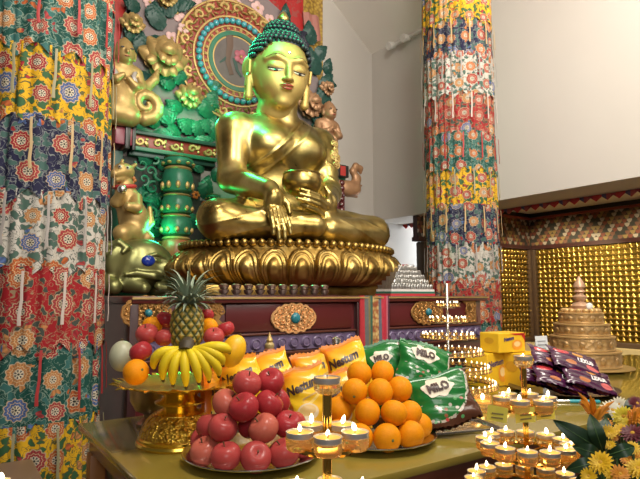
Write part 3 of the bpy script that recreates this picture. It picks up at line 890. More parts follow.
for i in range(30):
    a = tau*i/30; p = (hc.x+.281*cos(a), TY-.036, hc.z+.281*sin(a))
    if src is None:
        g = G()
        for k in range(5):
            b = tau*k/5; g.ball((.009*cos(b), 0, .009*sin(b)), (.007,.006,.007), 6, 5)
        g.ball((0, -.004, 0), (.0065,.006,.0065), 6, 5); src = part(g, 'halo_rosette', M_CARVE, loc=p)
    else: o = src.copy(); COL.objects.link(o); o.location = p
g = G()
for i in range(22):
    a = tau*(i+.5)/22; b = .452; m_ = 1 if i % 2 else -1
    M = TR((hc.x, TY-.034, hc.z), (0, -a+pi/2, 0))
    g.tube([(m_*(-.012)+(.046-.0042*k)*cos(k*.72)*m_, 0, b+.004+(.046-.0042*k)*sin(k*.72)) for k in range(10)], [.021-.0013*k for k in range(10)], 6, M)
    for (x, z, q, w) in ((.045,.030,.6,.020),(.052,-.012,-.3,.022),(.03,-.042,-.9,.018),(-.045,.036,2.3,.020),(-.05,-.03,3.7,.020),(.0,.052,1.4,.015),(-.008,-.048,-1.6,.016)):
        g.tube([(m_*(x-.02*cos(q)),0,b+z-.02*sin(q)), (m_*x,-.006,b+z), (m_*(x+.022*cos(q+.5)),-.002,b+z+.022*sin(q+.5))], [.009,w*.95,.004], 6, M, flat=.6)
part(g, 'halo_scrollwork', M_CARVE)
# painted blossoms above the halo and inside it
def blossom(c, r, yy, mat=M_PINK, n=5, rot=0):
    g = G()
    for k in range(n):
        a = tau*k/n+rot
        g.ball((c.x+r*.55*cos(a), yy, c.z+r*.55*sin(a)), (r*.42, .008, r*.42), 12, 6)
    o = part(g, 'painted_blossom', mat)
    g = G(); g.ball((c.x, yy-.006, c.z), (r*.2, .008, r*.2), 10, 6); g.build('blossom_heart', M_CARVE, o)
for (px, py, r) in ((199,6,.075),(177,13,.07),(172,38,.06),(182,30,.05),(215,2,.07),(236,1,.06),(258,8,.07),(270,20,.06),(150,2,.06),(222,-8,.07),(250,-6,.07)):
    c = aty(px, py, TY-.01); blossom(c, r, TY-.006 if (c-Vector((hc.x,c.y,hc.z))).length > .5 else TY-.036, simple('painted_blossom_pink', (.62,.40,.38), .5, 0, .3, 16), rot=px)
c = aty(241, 57, TY-.04); blossom(c, .07, TY-.040, simple('rose_blossom', (.40,.10,.14), .5, 0, .3, 20))
g = G(); c = aty(229, 45, TY-.04); g.tube([c+Vector((0,0,.13)), c+Vector((.01,0,0)), c+Vector((-.01,0,-.14)), c+Vector((.03,0,-.25))], [.035,.03,.022,.02], 8, flat=.08, up=(0,1,0)); part(g, 'painted_trunk', simple('painted_trunk', (.12,.07,.05), .6))
g = G(); g.tube([c+Vector((.05,0,-.1)), c+Vector((.08,0,-.2)), c+Vector((.12,0,-.25))], [.02,.015,.01], 6, flat=.08, up=(0,1,0)); g.tube([c+Vector((.0,0,-.1)), c+Vector((-.08,0,-.17))], [.02,.006], 6, flat=.08, up=(0,1,0)); part(g, 'painted_stem', M_GREEND)
# beam with gold scrolls
bz = aty(175, 147, 3.93).z
def beam(x0, x1, tilt=0):
    for (a, b, y, m, n) in ((-.045,.045,3.92,M_RED2,'beam'), (.045,.075,3.89,M_GREEND,'beam_moulding'), (-.075,-.045,3.90,M_GREENC,'beam_moulding'), (-.11,-.075,3.93,M_GREEND,'beam_moulding')):
        g = G(); g.box(x0, x1, y, TY+.005, bz+a, bz+b); part(g, n, m, bevel=.004)
    g = G(); n = int((x1-x0)/.12)
    for i in range(n):
        x = x0+(i+.5)*(x1-x0)/n; s = 1 if i % 2 else -1
        pts = [(x+s*(.036-.003*k)*cos(k*.7), 3.915, bz+s*(.034-.003*k)*sin(k*.7)) for k in range(11)]
        g.tube(pts, [.016-.0009*k for k in range(11)], 6)
        g.tube([(x+.036, 3.915, bz), (x+.05, 3.914, bz+s*.02), (x+.062, 3.915, bz+s*.036)], [.014,.018,.006], 6)
        g.ball((x+.05, 3.914, bz-s*.018), (.013,.008,.013), 8, 6)
    part(g, 'beam_scrollwork', M_CARVE)
beam(1.05, 1.72); beam(2.25, 3.0)
g = G(); g.box(.93, 1.05, 3.86, TY, bz-.06, bz+.065); part(g, 'beam_end', simple('beam_end_crimson', (.20,.015,.04), .35), bevel=.006)
g = G(); g.box(.995, 1.03, 3.84, TY, bz-.09, bz+.09); g.box(1.05, 1.075, 3.86, TY, bz-.09, bz+.09); part(g, 'beam_clamp', M_BLACK, bevel=.004)
g = G(); g.box(2.86, 3.0, 3.85, TY, bz-.05, bz+.06); part(g, 'beam_end', M_BLACK, bevel=.006)
g = G(); g.box(2.90, 2.96, 3.846, 3.852, bz-.04, bz+.05); part(g, 'beam_inlay', M_REDL)
# stacked lotus drums, posts
def drums(x, y, z0, zt, r, name='drum_post'):
    cols = [M_GREENC, simple('drum_orange', (.30,.07,.03), .4), M_GREENC, M_GREENC, M_CARVE]
    hs = [.20,.22,.16,.15]; z = z0; k = 0
    while z < zt-.02:
        h = min(hs[k % 4], zt-z)
        g = G(); g.lathe([(r*.62,z),(r*.90,z+h*.12),(r*1.0,z+h*.4),(r*.98,z+h*.65),(r*.85,z+h*.88),(r*.6,z+h)], 28, (x,y,0), rf=lambda a, zz: 1+.025*cos(10*a))
        d = part(g, name, cols[k % 4] if k % 3 != 2 else M_GREENC)
        g = G(); g.lathe([(r*.80,z+h*.86),(r*.92,z+h*.93),(r*.80,z+h)], 24, (x,y,0))
        for i in range(10):
            a = tau*i/10; g.ball((x+r*.97*cos(a), y+r*.97*sin(a), z+h*.30), (r*.16, r*.16, h*.14), 8, 6)
        g.build('drum_gilding', M_CARVE, d)
        z += h; k += 1
c = aty(176, 245, 3.78)
drums(c.x, 3.78, CT, bz-.12, .112)
c2 = aty(214, 215, 3.84); drums(c2.x, 3.86, CT, bz-.35, .06)
g = G(); c = aty(122, 30, 4.04); g.box(c.x-.10, c.x+.02, 4.02, 4.08, bz+.08, 4.2); part(g, 'red_post', M_REDL, bevel=.006)
g = G(); g.box(c.x+.02, c.x+.04, 4.0, 4.07, bz+.08, 4.2); part(g, 'post_beading', M_CARVE)
g = G(); g.box(.93, 1.0, 3.9, 3.99, CT, bz-.1); part(g, 'lower_post', M_GREEND, bevel=.006)
g = G(); g.box(2.9, 2.99, 3.9, 3.99, CT, bz-.06)
for i in range(9): g.ball((2.945, 3.89, bz-.1-.05*i), .03, 10, 8)
part(g, 'lower_post', M_MAROON, bevel=.004)
# leaves
def leaf(g, c, ang, L, W, yy, curl=.03, teeth=5):
    def f(u, v):
        t_ = u; w = W*(sin(pi*min(1, (t_*.96+.04)**.75))**.85)*(1.05+.20*(((t_*teeth) % 1.0)-.5)*(abs(v-.5)*2)**2)
        s = (v-.5)*2
        x = t_*L; z = s*w
        y = -(.022*sin(pi*t_)+.018*(1-abs(s))*sin(pi*t_)+.004*sin(abs(s)*9+t_*26))-curl*t_*t_
        z += .12*L*sin(t_*2.4)
        return (c.x+x*cos(ang)-z*sin(ang), yy+y, c.z+x*sin(ang)+z*cos(ang))
    g.surf(f, 26, 8); g.surf(lambda u, v: (lambda p: (p[0], min(p[1]+.012, yy+.004), p[2]))(f(u, v)), 26, 8)
def leaves(lst, mat, yy):
    for (px, py, deg, L, W) in lst:
        g = G(); c = aty(px, py, yy); leaf(g, c, radians(deg), L, W, yy); part(g, 'carved_leaf', mat)
leaves([(146,58,100,.20,.07),(150,58,60,.17,.06),(140,42,140,.16,.055),(135,70,-60,.19,.06),(130,65,-110,.18,.05),(160,30,100,.22,.07),(150,22,70,.16,.05),(166,16,60,.2,.06),(175,8,20,.18,.05),(140,10,160,.14,.05),(153,35,-60,.15,.05)], M_GREEND, TY-.02)
leaves([(152,128,80,.20,.065),(160,122,30,.16,.06),(150,140,10,.22,.06),(176,112,200,.20,.07),(183,110,160,.16,.05),(176,125,235,.16,.06),(180,138,180,.20,.07),(196,130,160,.18,.065),(205,135,140,.16,.06),(212,118,120,.2,.07),(208,108,60,.16,.055),(186,85,130,.17,.06),(176,85,170,.16,.055),
        (215,140,90,.2,.06),(217,128,170,.18,.06),(197,142,195,.2,.06),(190,148,20,.22,.05),(170,75,200,.13,.05),(206,90,20,.14,.05),(203,96,-40,.16,.05)], M_GREENC, TY-.02)
leaves([(312,45,100,.22,.07),(318,75,110,.26,.08),(322,95,60,.24,.07),(326,110,100,.25,.08),(309,60,130,.22,.07),(316,60,50,.18,.06),(322,85,0,.15,.05),(315,100,-100,.25,.07),(319,120,-110,.28,.08),(327,75,80,.16,.05),(287,24,95,.18,.045)], M_GREEND, TY-.03)
leaves([(160,170,60,.16,.05),(150,165,120,.16,.05),(165,185,30,.14,.05),(150,190,200,.14,.05),(170,200,170,.16,.05),(155,210,100,.18,.05),(150,225,40,.16,.05),(160,235,140,.16,.05),(205,200,80,.2,.06),(200,225,150,.2,.06),(212,180,40,.14,.05),(205,165,190,.14,.05)], M_GREENC, TY-.02)
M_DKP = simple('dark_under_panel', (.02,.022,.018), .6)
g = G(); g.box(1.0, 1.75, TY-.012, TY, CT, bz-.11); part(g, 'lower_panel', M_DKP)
g = G(); g.box(1.62, 2.3, TY-.02, TY-.005, bz-.38, bz-.14); part(g, 'grey_panel', simple('grey_panel', (.30,.27,.27), .6))
# foliage curls in the lower bay
g = G()
for (px, py, r) in ((141,165,.05),(150,172,.045),(143,180,.045),(152,188,.05),(146,198,.04),(160,176,.045),(162,200,.05),(150,212,.05),(158,225,.05),(147,238,.045),(168,190,.04),(140,205,.04),(155,160,.035)):
    c = aty(px, py, 3.93)
    g.tube([(c.x+(r-.0035*k)*cos(k*.62+px), c.y-.01-.002*k, c.z+(r-.0035*k)*sin(k*.62+px)) for k in range(12)], [.012-.0006*k for k in range(12)], 6)
part(g, 'carved_curls', M_GREENC)
M_BUD = simple('orange_buds', (.45,.12,.02), .4)
for (px, py) in ((132,180),(165,215),(205,205),(196,195),(160,245),(205,225)):
    c = aty(px, py, 3.93); g = G()
    for k in range(6): g.ball((c.x+.02*cos(k), c.y, c.z+.02*sin(k)), (.014,.01,.014), 6, 5)
    part(g, 'orange_bud', M_BUD)
# lotus flowers
def petal(g, c, yy, ang, L, Wd, lift, dep):
    def f(u, v):
        s = (v-.5)*2; w = Wd*sin(pi*min(1, .10+u*.88))**.7*(1-.15*u)
        x = L*u; z = s*w
        y = yy-dep-lift*u-Wd*.55*(1-s*s)*sin(pi*(.15+.8*u))
        return (c.x+x*cos(ang)-z*sin(ang), y, c.z+x*sin(ang)+z*cos(ang))
    g.surf(f, 12, 8); g.surf(lambda u, v: (lambda p: (p[0], max(p[1], yy-dep*.3)*0+yy-dep*.3, p[2]))(f(u, v)), 12, 8)
def lotus_flower(px, py, yy, r, mat, tilt=0, name='carved_lotus', squash=.8):
    c = aty(px, py, yy); g = G(); c0 = c+Vector((0, 0, -r*.25))
    for k in range(5): petal(g, c0, yy, radians(14+38*k)+tilt, r*1.0, r*.42, .01, .01)
    for k in range(5): petal(g, c0, yy, radians(200+35*k)+tilt, r*.74, r*.36, r*.25, .02)
    for k in range(4): petal(g, c0, yy, radians(42+32*k)+tilt, r*.84, r*.42, r*.02, .035+r*.12)
    for k in range(2): petal(g, c0, yy, radians(70+40*k)+tilt, r*.68, r*.40, r*.0, .05+r*.26)
    petal(g, c0, yy, radians(90)+tilt, r*.50, r*.36, 0, .055+r*.40)
    for k in range(3): petal(g, c0+Vector((0,0,r*.02)), yy, radians(225+45*k)+tilt, r*.44, r*.32, r*.2, .05+r*.25)
    return part(g, name, mat, recalc=False)
lotus_flower(163, 55, TY-.04, .20, M_CARVE)
lotus_flower(132, 23, TY-.04, .10, M_CARVE)
lotus_flower(189, 95, TY-.04, .12, M_CARVE)
lotus_flower(166, -2, TY-.04, .09, M_CARVE)
lotus_flower(309, 103, TY-.06, .15, M_COPPER)
lotus_flower(326, 88, TY-.06, .085, M_COPPER)
lotus_flower(318, 131, TY-.04, .09, M_COPPER)
g = G(); c = aty(302, 45, TY-.05); g.lathe([(.03,-.1),(.06,-.06),(.07,0),(.04,.05),(.03,.08),(.05,.11),(0,.12)], 16, (c.x, TY-.05, c.z)); part(g, 'dark_vase', simple('dark_glazed', (.03,.03,.05), .2))

# cloth hung behind the throne
t = thing('backdrop_hanging', 'gold-bordered red cloth hanging on the wall behind the throne back', 'hanging', (0, 0, 0))
yel = NT('gold_damask'); v = yel.voro(yel.coord(), 28, .7); yel.set(yel.ramp(v.outputs['Distance'], [(.1,(.50,.33,.06)),(.45,(.36,.22,.03)),(.7,(.22,.12,.02))]), .55); yel.bump(v.outputs['Distance'], .2, .01)
g = G(); g.surf(lambda u, v: (.55+2.515*u, 4.36+.015*sin(u*60)+.006*sin(v*9), CT-.3+3.6*v), 80, 6); g.surf(lambda u, v: (.55+2.515*u, 4.37+.015*sin(u*60)+.006*sin(v*9), CT-.3+3.6*v), 80, 6)
g.build('border', yel.m, t)
rd = NT('red_damask'); n_ = rd.noise(rd.coord(), 14, 2, 1.5); rd.set(rd.mix(rd.math('GREATER_THAN', n_, .56), (.38,.012,.012), (.30,.05,.04)), .6)
g = G(); g.surf(lambda u, v: (.8+2.0*u, 4.325+.01*sin(u*50), CT-.2+3.5*v), 60, 4); g.build('red_field', rd.m, t)
g = G(); c = aty(311, 28, 4.30); g.surf(lambda u, v: (c.x-.10+.2*u+.03*v, 4.30+.012*sin(u*14), c.z+.15-.32*v*(1-.35*abs(u-.3))), 12, 6); g.build('pink_streamer', simple('faded_pink_silk', (.40,.16,.13), .6), t)

# ---------------------------------------------------------------- carved figures
def figure_head(P, c, r, s=1):
    P += [ell(c, (r*.82, r*.9, r), .01), ell((c[0], c[1]-r*.35, c[2]-r*.45), (r*.55, r*.5, r*.45), .02), cap((c[0], c[1]-r*.85, c[2]+r*.1), (c[0], c[1]-r*1.0, c[2]-r*.2), r*.10, r*.16, .01)]
    for q in (-1, 1): P += [ell((c[0]+q*r*.35, c[1]-r*.78, c[2]+r*.12), (r*.2, r*.1, r*.09), .006), ell((c[0]+q*r*.85, c[1], c[2]-r*.1), (r*.14, r*.22, r*.42), .01)]
    P += [ell((c[0], c[1]-r*.83, c[2]-r*.45), (r*.25, r*.1, r*.07), .006), ell((c[0], c[1]+r*.1, c[2]+r*.75), (r*.6, r*.6, r*.5), .02), cap((c[0], c[1], c[2]+r*1.0), (c[0], c[1], c[2]+r*1.2), r*.25, r*.16, .02)]
def naga(px, py, yy, mat, flip, label, tail=True, sc=1.0):
    c = aty(px, py, yy); f = -1 if flip else 1
    P = []
    figure_head(P, (0, -.03, .245), .088)
    P += [cap((0,0,.20),(0,0,.15), .036,.04,.02), ell((0,.0,.10), (.095,.065,.085), .03), cap((-.075,0,.135),(.075,0,.135), .045,.045,.03), ell((0,0,0), (.085,.065,.09), .04)]
    P += chain([(-.105,0,.13), (-.125,-.03,.03), (-.06,-.09,.03), (-.02,-.10,.06)], [.038,.032,.026,.02], .015)
    P += chain([(.105,0,.13), (.13,-.03,.02), (.07,-.09,.0), (.02,-.10,.04)], [.038,.032,.026,.02], .015)
    P += [ell((0,-.02,-.09), (.11,.075,.10), .05)]
    if tail:
        P += chain([(0,-.01,-.13),(-.04*f,-.02,-.19),(.05*f,-.03,-.205)], [.09,.085,.08], .03)
        cx, cz = .155*f, -.105; sp = []
        for k in range(17):
            a = -pi/2+k*.55; r = .105-.0058*k
            sp.append((cx+r*cos(a)*f, -.04-.002*k, cz+r*sin(a)))
        P += chain(sp, [.052-.0026*k for k in range(17)], .006)
        P += chain([(.06*f,.0,-.05),(.16*f,.02,.03),(.235*f,.02,.12),(.255*f,.02,.19)], [.055,.045,.032,.018], .02)
    o, fr = sdf_obj('naga_figure', P, .0065, mat, None, c)
    o.scale = (sc, 1, sc)
    return tag(o, label, 'figure'), fr, c
o, fr, c = naga(122, 88, TY-.13, M_CARVE, False, 'gilded serpent-tailed figure with coiled tail, beside the column left of the halo')
def face_paint(o, fr):
    for q in (-1, 1):
        y = fr(q*.033, .258); 
        g = G(); g.ball((q*.033, (y if y else -.12)-.001, .258), (.014,.004,.006), 10, 6); g.build('eye', M_EYE, o)
    y = fr(0, .200); g = G(); g.ball((0, (y if y else -.12)-.001, .200), (.018,.005,.006), 10, 6); g.build('lips', M_LIPS, o)
face_paint(o, fr)
for q in (-1, 1):
    g = G(); g.tube([(q*.085,-.03,.15),(q*.06,-.065,.08),(q*.09,-.07,.0)], [.02,.018,.016], 8, flat=.3, up=(0,-1,0)); g.build('scarf_end', M_SILVER, o)
o, fr, c = naga(327, 137, TY-.12, M_COPPER, True, 'coppery carved figure with folded arms at the right edge of the throne back', False, .9)
face_paint(o, fr)
# bird-headed scroll finial at the beam end
c = aty(351, 184, 3.93); P = []
P += chain([(-.16,0,-.02),(-.06,0,-.04),(.03,0,-.03),(.06,0,.05),(.02,0,.11),(.05,0,.155),(.095,0,.14),(.10,0,.105)], [.05,.06,.055,.036,.027,.026,.025,.012], .02)
P += [ell((-.02,-.02,-.05), (.09,.05,.055), .03), cap((.0,0,-.05),(.11,0,-.0), .03,.008,.01), cap((-.03,0,-.08),(.06,0,-.1), .03,.01,.01)]
o, _ = sdf_obj('scroll_finial', P, .006, M_COPPER, None, c); o.scale = (1.15, 1, 1.15); tag(o, 'copper gilt curled bird-neck finial at the right end of the throne beam', 'finial')

# rearing beast
c = aty(127, 250, 3.66)
P = []
P += chain([(.045,0,.10),(.035,0,.22),(-.01,0,.33),(-.035,-.01,.43)], [.085,.09,.075,.06], .04)
P += [ell((-.045,-.02,.52), (.07,.06,.058), .02), cap((-.075,-.05,.505),(-.115,-.075,.485), .042,.03,.02), cap((-.06,-.05,.465),(-.10,-.07,.45), .026,.02,.01), ell((-.07,-.06,.545), (.03,.025,.018), .01)]
P += [cap((.0,.0,.55),(.04,.01,.585), .018,.012,.01), cap((-.06,0,.565),(-.05,0,.60), .016,.01,.01)]
P += chain([(.02,-.04,.12),(-.06,-.09,.10),(-.035,-.07,.01),(-.075,-.10,-.035)], [.07,.052,.034,.028], .02) + chain([(.06,.02,.10),(.115,-.02,.08),(.10,.0,.0),(.075,-.04,-.035)], [.07,.05,.034,.028], .02)
P += chain([(-.05,-.04,.36),(-.10,-.08,.30),(-.085,-.13,.36)], [.045,.036,.03], .015) + chain([(.03,-.05,.34),(.02,-.12,.27),(-.04,-.14,.27)], [.045,.036,.03], .015)
for q in (-.095,-.075,-.055): P.append(ell((q,-.125,-.045), (.012,.025,.014), .006))
for q in (.055,.075,.095): P.append(ell((q,-.065,-.045), (.012,.025,.014), .006))
P += chain([(.10,.03,.12),(.16,.03,.2),(.15,.03,.3)], [.03,.025,.015], .01)
lion, lf = sdf_obj('rearing_beast', P, .006, M_CARVE, None, c)
tag(lion, 'gilded rearing horned beast standing upright on the elephant beside the column', 'figure')
g = G(); g.ball((-.088,-.088,.533), .013, 10, 8); g.ball((-.035,-.075,.535), .013, 10, 8); e = g.build('eye', M_EYW, lion)
g = G(); g.ball((-.092,-.099,.533), .006, 8, 6); g.ball((-.038,-.086,.535), .006, 8, 6); g.build('pupil', M_EYE, e)
g = G(); g.ring(.066, .014, 24, 8, TR((-.034,-.01,.42), (.12,-.15,0))); g.build('collar', M_REDP, lion)
g = G(); g.ball((-.085,-.15,.375), .03, 12, 8); o = g.build('silver_jewel', M_SILVER); o.location = c; tag(o, 'silver jewel held in the forepaw of the rearing beast', 'jewel')
# crouching elephant
c = aty(133, 275, 3.54); c.z = CT+.158; P = []
P += [ell((-.09,.03,.0), (.20,.15,.155), .05), ell((.05,-.04,.012), (.17,.14,.145), .06), ell((.03,-.06,.10), (.10,.08,.055), .04)]
P += chain([(.16,-.12,-.02),(.205,-.14,-.05),(.215,-.15,-.10),(.165,-.17,-.125),(.10,-.175,-.115)], [.075,.06,.046,.036,.026], .03)
P += chain([(.14,-.14,-.05),(.07,-.175,-.055),(-.02,-.165,-.04),(-.08,-.16,-.05)], [.03,.024,.016,.010], .008)
P += [ell((-.10,-.13,.02), (.085,.03,.10), .02, (.2,0,.2)), cap((-.2,-.06,-.1),(-.14,-.16,-.12), .07,.045,.03), cap((-.04,-.1,-.1),(.02,-.17,-.125), .06,.035,.03)]
P += chain([(-.18,-.12,.06),(-.17,-.13,.11),(-.12,-.15,.13),(-.08,-.16,.10),(-.10,-.17,.075)], [.018,.02,.02,.018,.012], .008)
for q in (-.055, -.02): P += chain([(.03,-.17,.075+q),(.08,-.175,.09+q),(.13,-.165,.07+q)], [.006,.009,.006], .006)
el, ef = sdf_obj('elephant_figure', P, .006, simple('olive_gold', (.20,.20,.075), .36, .75, .2, 16), None, c)
el.scale = (1.12, 1, 1.08); el.location.z += CT+.002-(el.location.z+min(v.co.z for v in el.data.vertices)*1.08)
tag(el, 'crouching golden-green elephant with blue eye carrying the rearing beast', 'figure')
y = ef(.035, .03) or -.17
g = G(); g.ball((.035, y-.004, .03), (.038, .020, .032), 16, 10, TR((0,0,0))); g.build('blue_eye', M_BLUEE, el)
# ---------------------------------------------------------------- fruit
def relax(pts, r, fix, iters=80):
    pts = [Vector(p) for p in pts]
    for _ in range(iters):
        for i in range(len(pts)):
            for j in range(i+1, len(pts)):
                d = pts[j]-pts[i]; L = d.length
                m = (r[i]+r[j])*.985
                if L < m:
                    d = d.normalized()*(m-L)*.5; d.z *= .5
                    pts[i] -= d; pts[j] += d
        fix(pts)
    return pts
def apple_mat(name, a, b):
    m = NT(name); co = m.coord(); z = m.sep(co)
    n = m.noise(co, 30, 4); st = m.voro(co, 260, 1.0)
    # radial streaks like a real skin
    ang = m.math('ARCTAN2', z[1], z[0])
    cb = m.n('ShaderNodeCombineXYZ'); m.ln(m.math('MULTIPLY', ang, 1.0), cb.inputs[0]); m.ln(m.math('MULTIPLY', z[2], 14), cb.inputs[1])
    s2 = m.noise(cb.outputs[0], 9, 3)
    f = m.math('MULTIPLY_ADD', s2, 1.5, -.32)
    c = m.mix(m.math('MINIMUM', m.math('MAXIMUM', f, 0), 1), a, b)
    c = m.mix(m.math('MULTIPLY', m.math('LESS_THAN', st.outputs['Distance'], .13), .5), c, (.75,.5,.35))
    m.set(c, .26, 0, Specular_IOR_Level=.22); return m.m
M_AP = [apple_mat('apple_skin_crimson', (.28,.014,.025), (.46,.05,.05)), apple_mat('apple_skin_blush', (.42,.055,.05), (.60,.20,.12)), apple_mat('apple_skin_rose', (.34,.024,.032), (.50,.10,.08))]
M_STEM = simple('stem_brown', (.10,.06,.02), .7)
def apple_mesh():
    def fr(d):
        z = d.z; rr = sqrt(d.x**2+d.y**2); a = atan2(d.y, d.x)
        f = 1+.05*z-.34*max(0, z)**10-.22*max(0, -z)**12+.015*cos(5*a)*(-z if z < 0 else 0)
        return f
    g = G(); g.ball((0,0,0), (1.03,1.03,.94), 26, 20, None, fr); return g
r_ap = .0342
g = apple_mesh(); ap_me = g.build('skin', M_AP[0], sharp=180); apm = ap_me.data; bpy.data.objects.remove(ap_me)
apms = [apm]
for m_ in M_AP[1:]:
    q = apm.copy(); q.materials[0] = m_; apms.append(q)
g = G(); g.tube([(0,0,.56),(.03,0,.78),(.08,.02,1.0)], [.05,.045,.06], 6); sm = g.build('stem', M_STEM); stm = sm.data; bpy.data.objects.remove(sm)
def apple(p, r, kind, label, group=None, rot=None):
    t = thing('apple', label, 'apple', p, rot or (random.uniform(-.5,.5), random.uniform(-.5,.5), random.uniform(0,6)), group)
    for n_, me in (('skin', apms[kind]), ('stem', stm)):
        o = bpy.data.objects.new(n_, me); COL.objects.link(o); o.parent = t; o.scale = (r, r, r)
    return t
def plate(label, c, R, mat):
    t = thing('plate', label, 'plate', c)
    g = G(); g.lathe([(0,.0),(R*.62,.0),(R*.72,.004),(R*.95,.018),(R,.021),(R*1.005,.023),(R,.0245),(R*.95,.0215),(R*.72,.008),(R*.62,.0035),(0,.0035)], 64); g.build('dish', mat, t)
    return t
pc = atz(252, 459, TZ); RA = .168
plate('round steel plate under the apple pile on the table', (pc.x, pc.y, TZ), RA, M_STEEL)
AP = [ # px, py, layer, kind, label
 (242,396,3,2,'topmost left apple of the pile, paler red'), (266,393,3,0,'topmost right apple of the pile, large and deep red'),
 (227,418,2,1,'pale blushed apple at the left end of the third apple row'), (248,418,2,0,'deep crimson apple in the middle of the third apple row'), (274,415,2,0,'crimson apple at the right of the third row, under the topmost right apple'),
 (287,409,2,0,'dark apple half hidden behind the right end of the third apple row'),
 (212,430,1,2,'shaded apple at the far left of the second apple row'), (225,440,1,2,'apple near the left of the second row, over the bottom row'), (249,444,1,1,'pale front apple in the middle of the second apple row'),
 (274,438,1,0,'crimson front apple at the right of the second apple row'), (294,425,1,2,'apple behind the right end of the second row, near the candle tree'), (258,430,1,0,'dark apple in the heart of the pile'),
 (203,450,0,2,'apple at the back left edge of the steel plate'), (211,461,0,1,'pale apple at the front left of the bottom apple row'), (229,464,0,2,'second apple from the left at the front of the bottom row'),
 (254,466,0,2,'third apple from the left at the front of the bottom row'), (280,461,0,2,'fourth apple from the left at the front of the bottom row'), (296,453,0,2,'rightmost apple of the bottom row by the plate rim')]
zl = [TZ+.039, TZ+.084, TZ+.130, TZ+.176]
pts = [atz(a[0], a[1], zl[a[2]]) for a in AP]
inner = [(pc.x+.055*cos(q), pc.y+.055*sin(q), zl[0]) for q in (.6, 1.7, 2.8, 5.2)] + [(pc.x+.11*cos(q), pc.y+.11*sin(q), zl[0]) for q in (.5, 1.2)]
lim = {0: .124, 1: .10, 2: .075, 3: .045}
def fixer(c, lays, z, lim):
    def fx(ps):
        for i, l in enumerate(lays):
            d = Vector((ps[i].x-c.x, ps[i].y-c.y)); 
            if d.length > lim[l]: d = d.normalized()*lim[l]; ps[i].x = c.x+d.x; ps[i].y = c.y+d.y
            ps[i].z = max(z[l]-.006, min(z[l]+.008, ps[i].z)) if l else z[0]
    return fx
lays = [a[2] for a in AP]+[0]*len(inner)
pts = relax(pts+inner, [r_ap]*len(lays), fixer(pc, lays, zl, lim))
for a, p in zip(AP, pts): apple(p, r_ap*random.uniform(.97, 1.03), a[3], 'red '+a[4] if not a[4].startswith(('pale','dark','deep','crimson')) else a[4], 'apples piled on the steel plate', (random.uniform(-.9,.3), random.uniform(-.6,.6), random.uniform(0,6)))

def orange_mat():
    m = NT('orange_peel'); co = m.coord(); n = m.noise(co, 9, 3)
    m.set(m.mix(n, (.72,.22,.003), (.86,.34,.006)), .45, 0, Specular_IOR_Level=.15, Subsurface_Weight=.05); m.bump(m.voro(co, 150, 1).outputs['Distance'], .25, .003); return m.m
M_OR = orange_mat()
g = G(); g.ball((0,0,0), (1,1,.95), 26, 18, None, lambda d: 1-.05*max(0, d.z)**14-.06*max(0,-d.z)**14); oo = g.build('peel', M_OR, sharp=180); orm = oo.data; bpy.data.objects.remove(oo)
g = G(); g.ball((0,0,.925), (.07,.07,.035), 8, 5); 
for k in range(5): g.ball((.06*cos(k*1.257), .06*sin(k*1.257), .92), (.05,.05,.02), 6, 4)
oo = g.build('calyx', simple('calyx_green', (.12,.14,.03), .7)); ocm = oo.data; bpy.data.objects.remove(oo)
def orange(p, r, label, group=None):
    t = thing('orange', label, 'orange', p, (random.uniform(-2,2), random.uniform(-1,1), random.uniform(0,6)), group)
    for n_, me in (('peel', orm), ('calyx', ocm)):
        o = bpy.data.objects.new(n_, me); COL.objects.link(o); o.parent = t; o.scale = (r, r, r)
    return t
pc2 = atz(374, 441, TZ); RO = .170
plate('round steel plate under the orange pile on the table', (pc2.x, pc2.y, TZ), RO, M_STEEL)
r_or = .0352
OR = [(380,380,3,'topmost orange at the right of the pile peak, against the green packets'),(363,386,3,'topmost orange at the left of the pile peak'),
 (355,400,2,'front left orange of the third row, standing out before the yellow packets'),(379,402,2,'middle orange of the third row beneath the peak'),(396,396,2,'right orange of the third row beside the green packets'),
 (342,416,1,'left orange of the second row, next to the small candle tree'),(367,420,1,'second orange from the left in the second row'),(388,421,1,'third orange from the left in the second row'),(404,415,1,'right orange of the second row'),
 (366,443,0,'left front orange of the bottom row, over the plate rim'),(387,442,0,'second orange from the left at the front of the bottom row'),(405,437,0,'third orange at the front of the bottom row'),(416,432,0,'rightmost orange of the bottom row by the plate rim'),
 (331,408,1,'orange seen behind the stem of the small candle tree'),(344,440,0,'orange low at the left of the bottom row, behind the candle cups'),(328,424,0,'orange at the far left edge of its plate, between candle cups')]
zo = [TZ+.040, TZ+.086, TZ+.133, TZ+.172]
inner = [(pc2.x+.05*cos(q), pc2.y+.05*sin(q), zo[0]) for q in (.4, 1.7, 3.0)]+[(pc2.x+.115*cos(q), pc2.y+.115*sin(q), zo[0]) for q in (.2, .8, 1.5, 2.1)]+[(pc2.x+.03, pc2.y+.06, zo[1])]
lays = [a[2] for a in OR]+[0]*(len(inner)-1)+[1]
lim = {0: .126, 1: .10, 2: .072, 3: .04}
pts = relax([atz(a[0], a[1], zo[a[2]]) for a in OR]+inner, [r_or]*len(lays), fixer(pc2, lays, zo, lim))
for a, p in zip(OR, pts): orange(p, r_or*random.uniform(.98, 1.03), a[3], 'oranges piled on the steel plate')

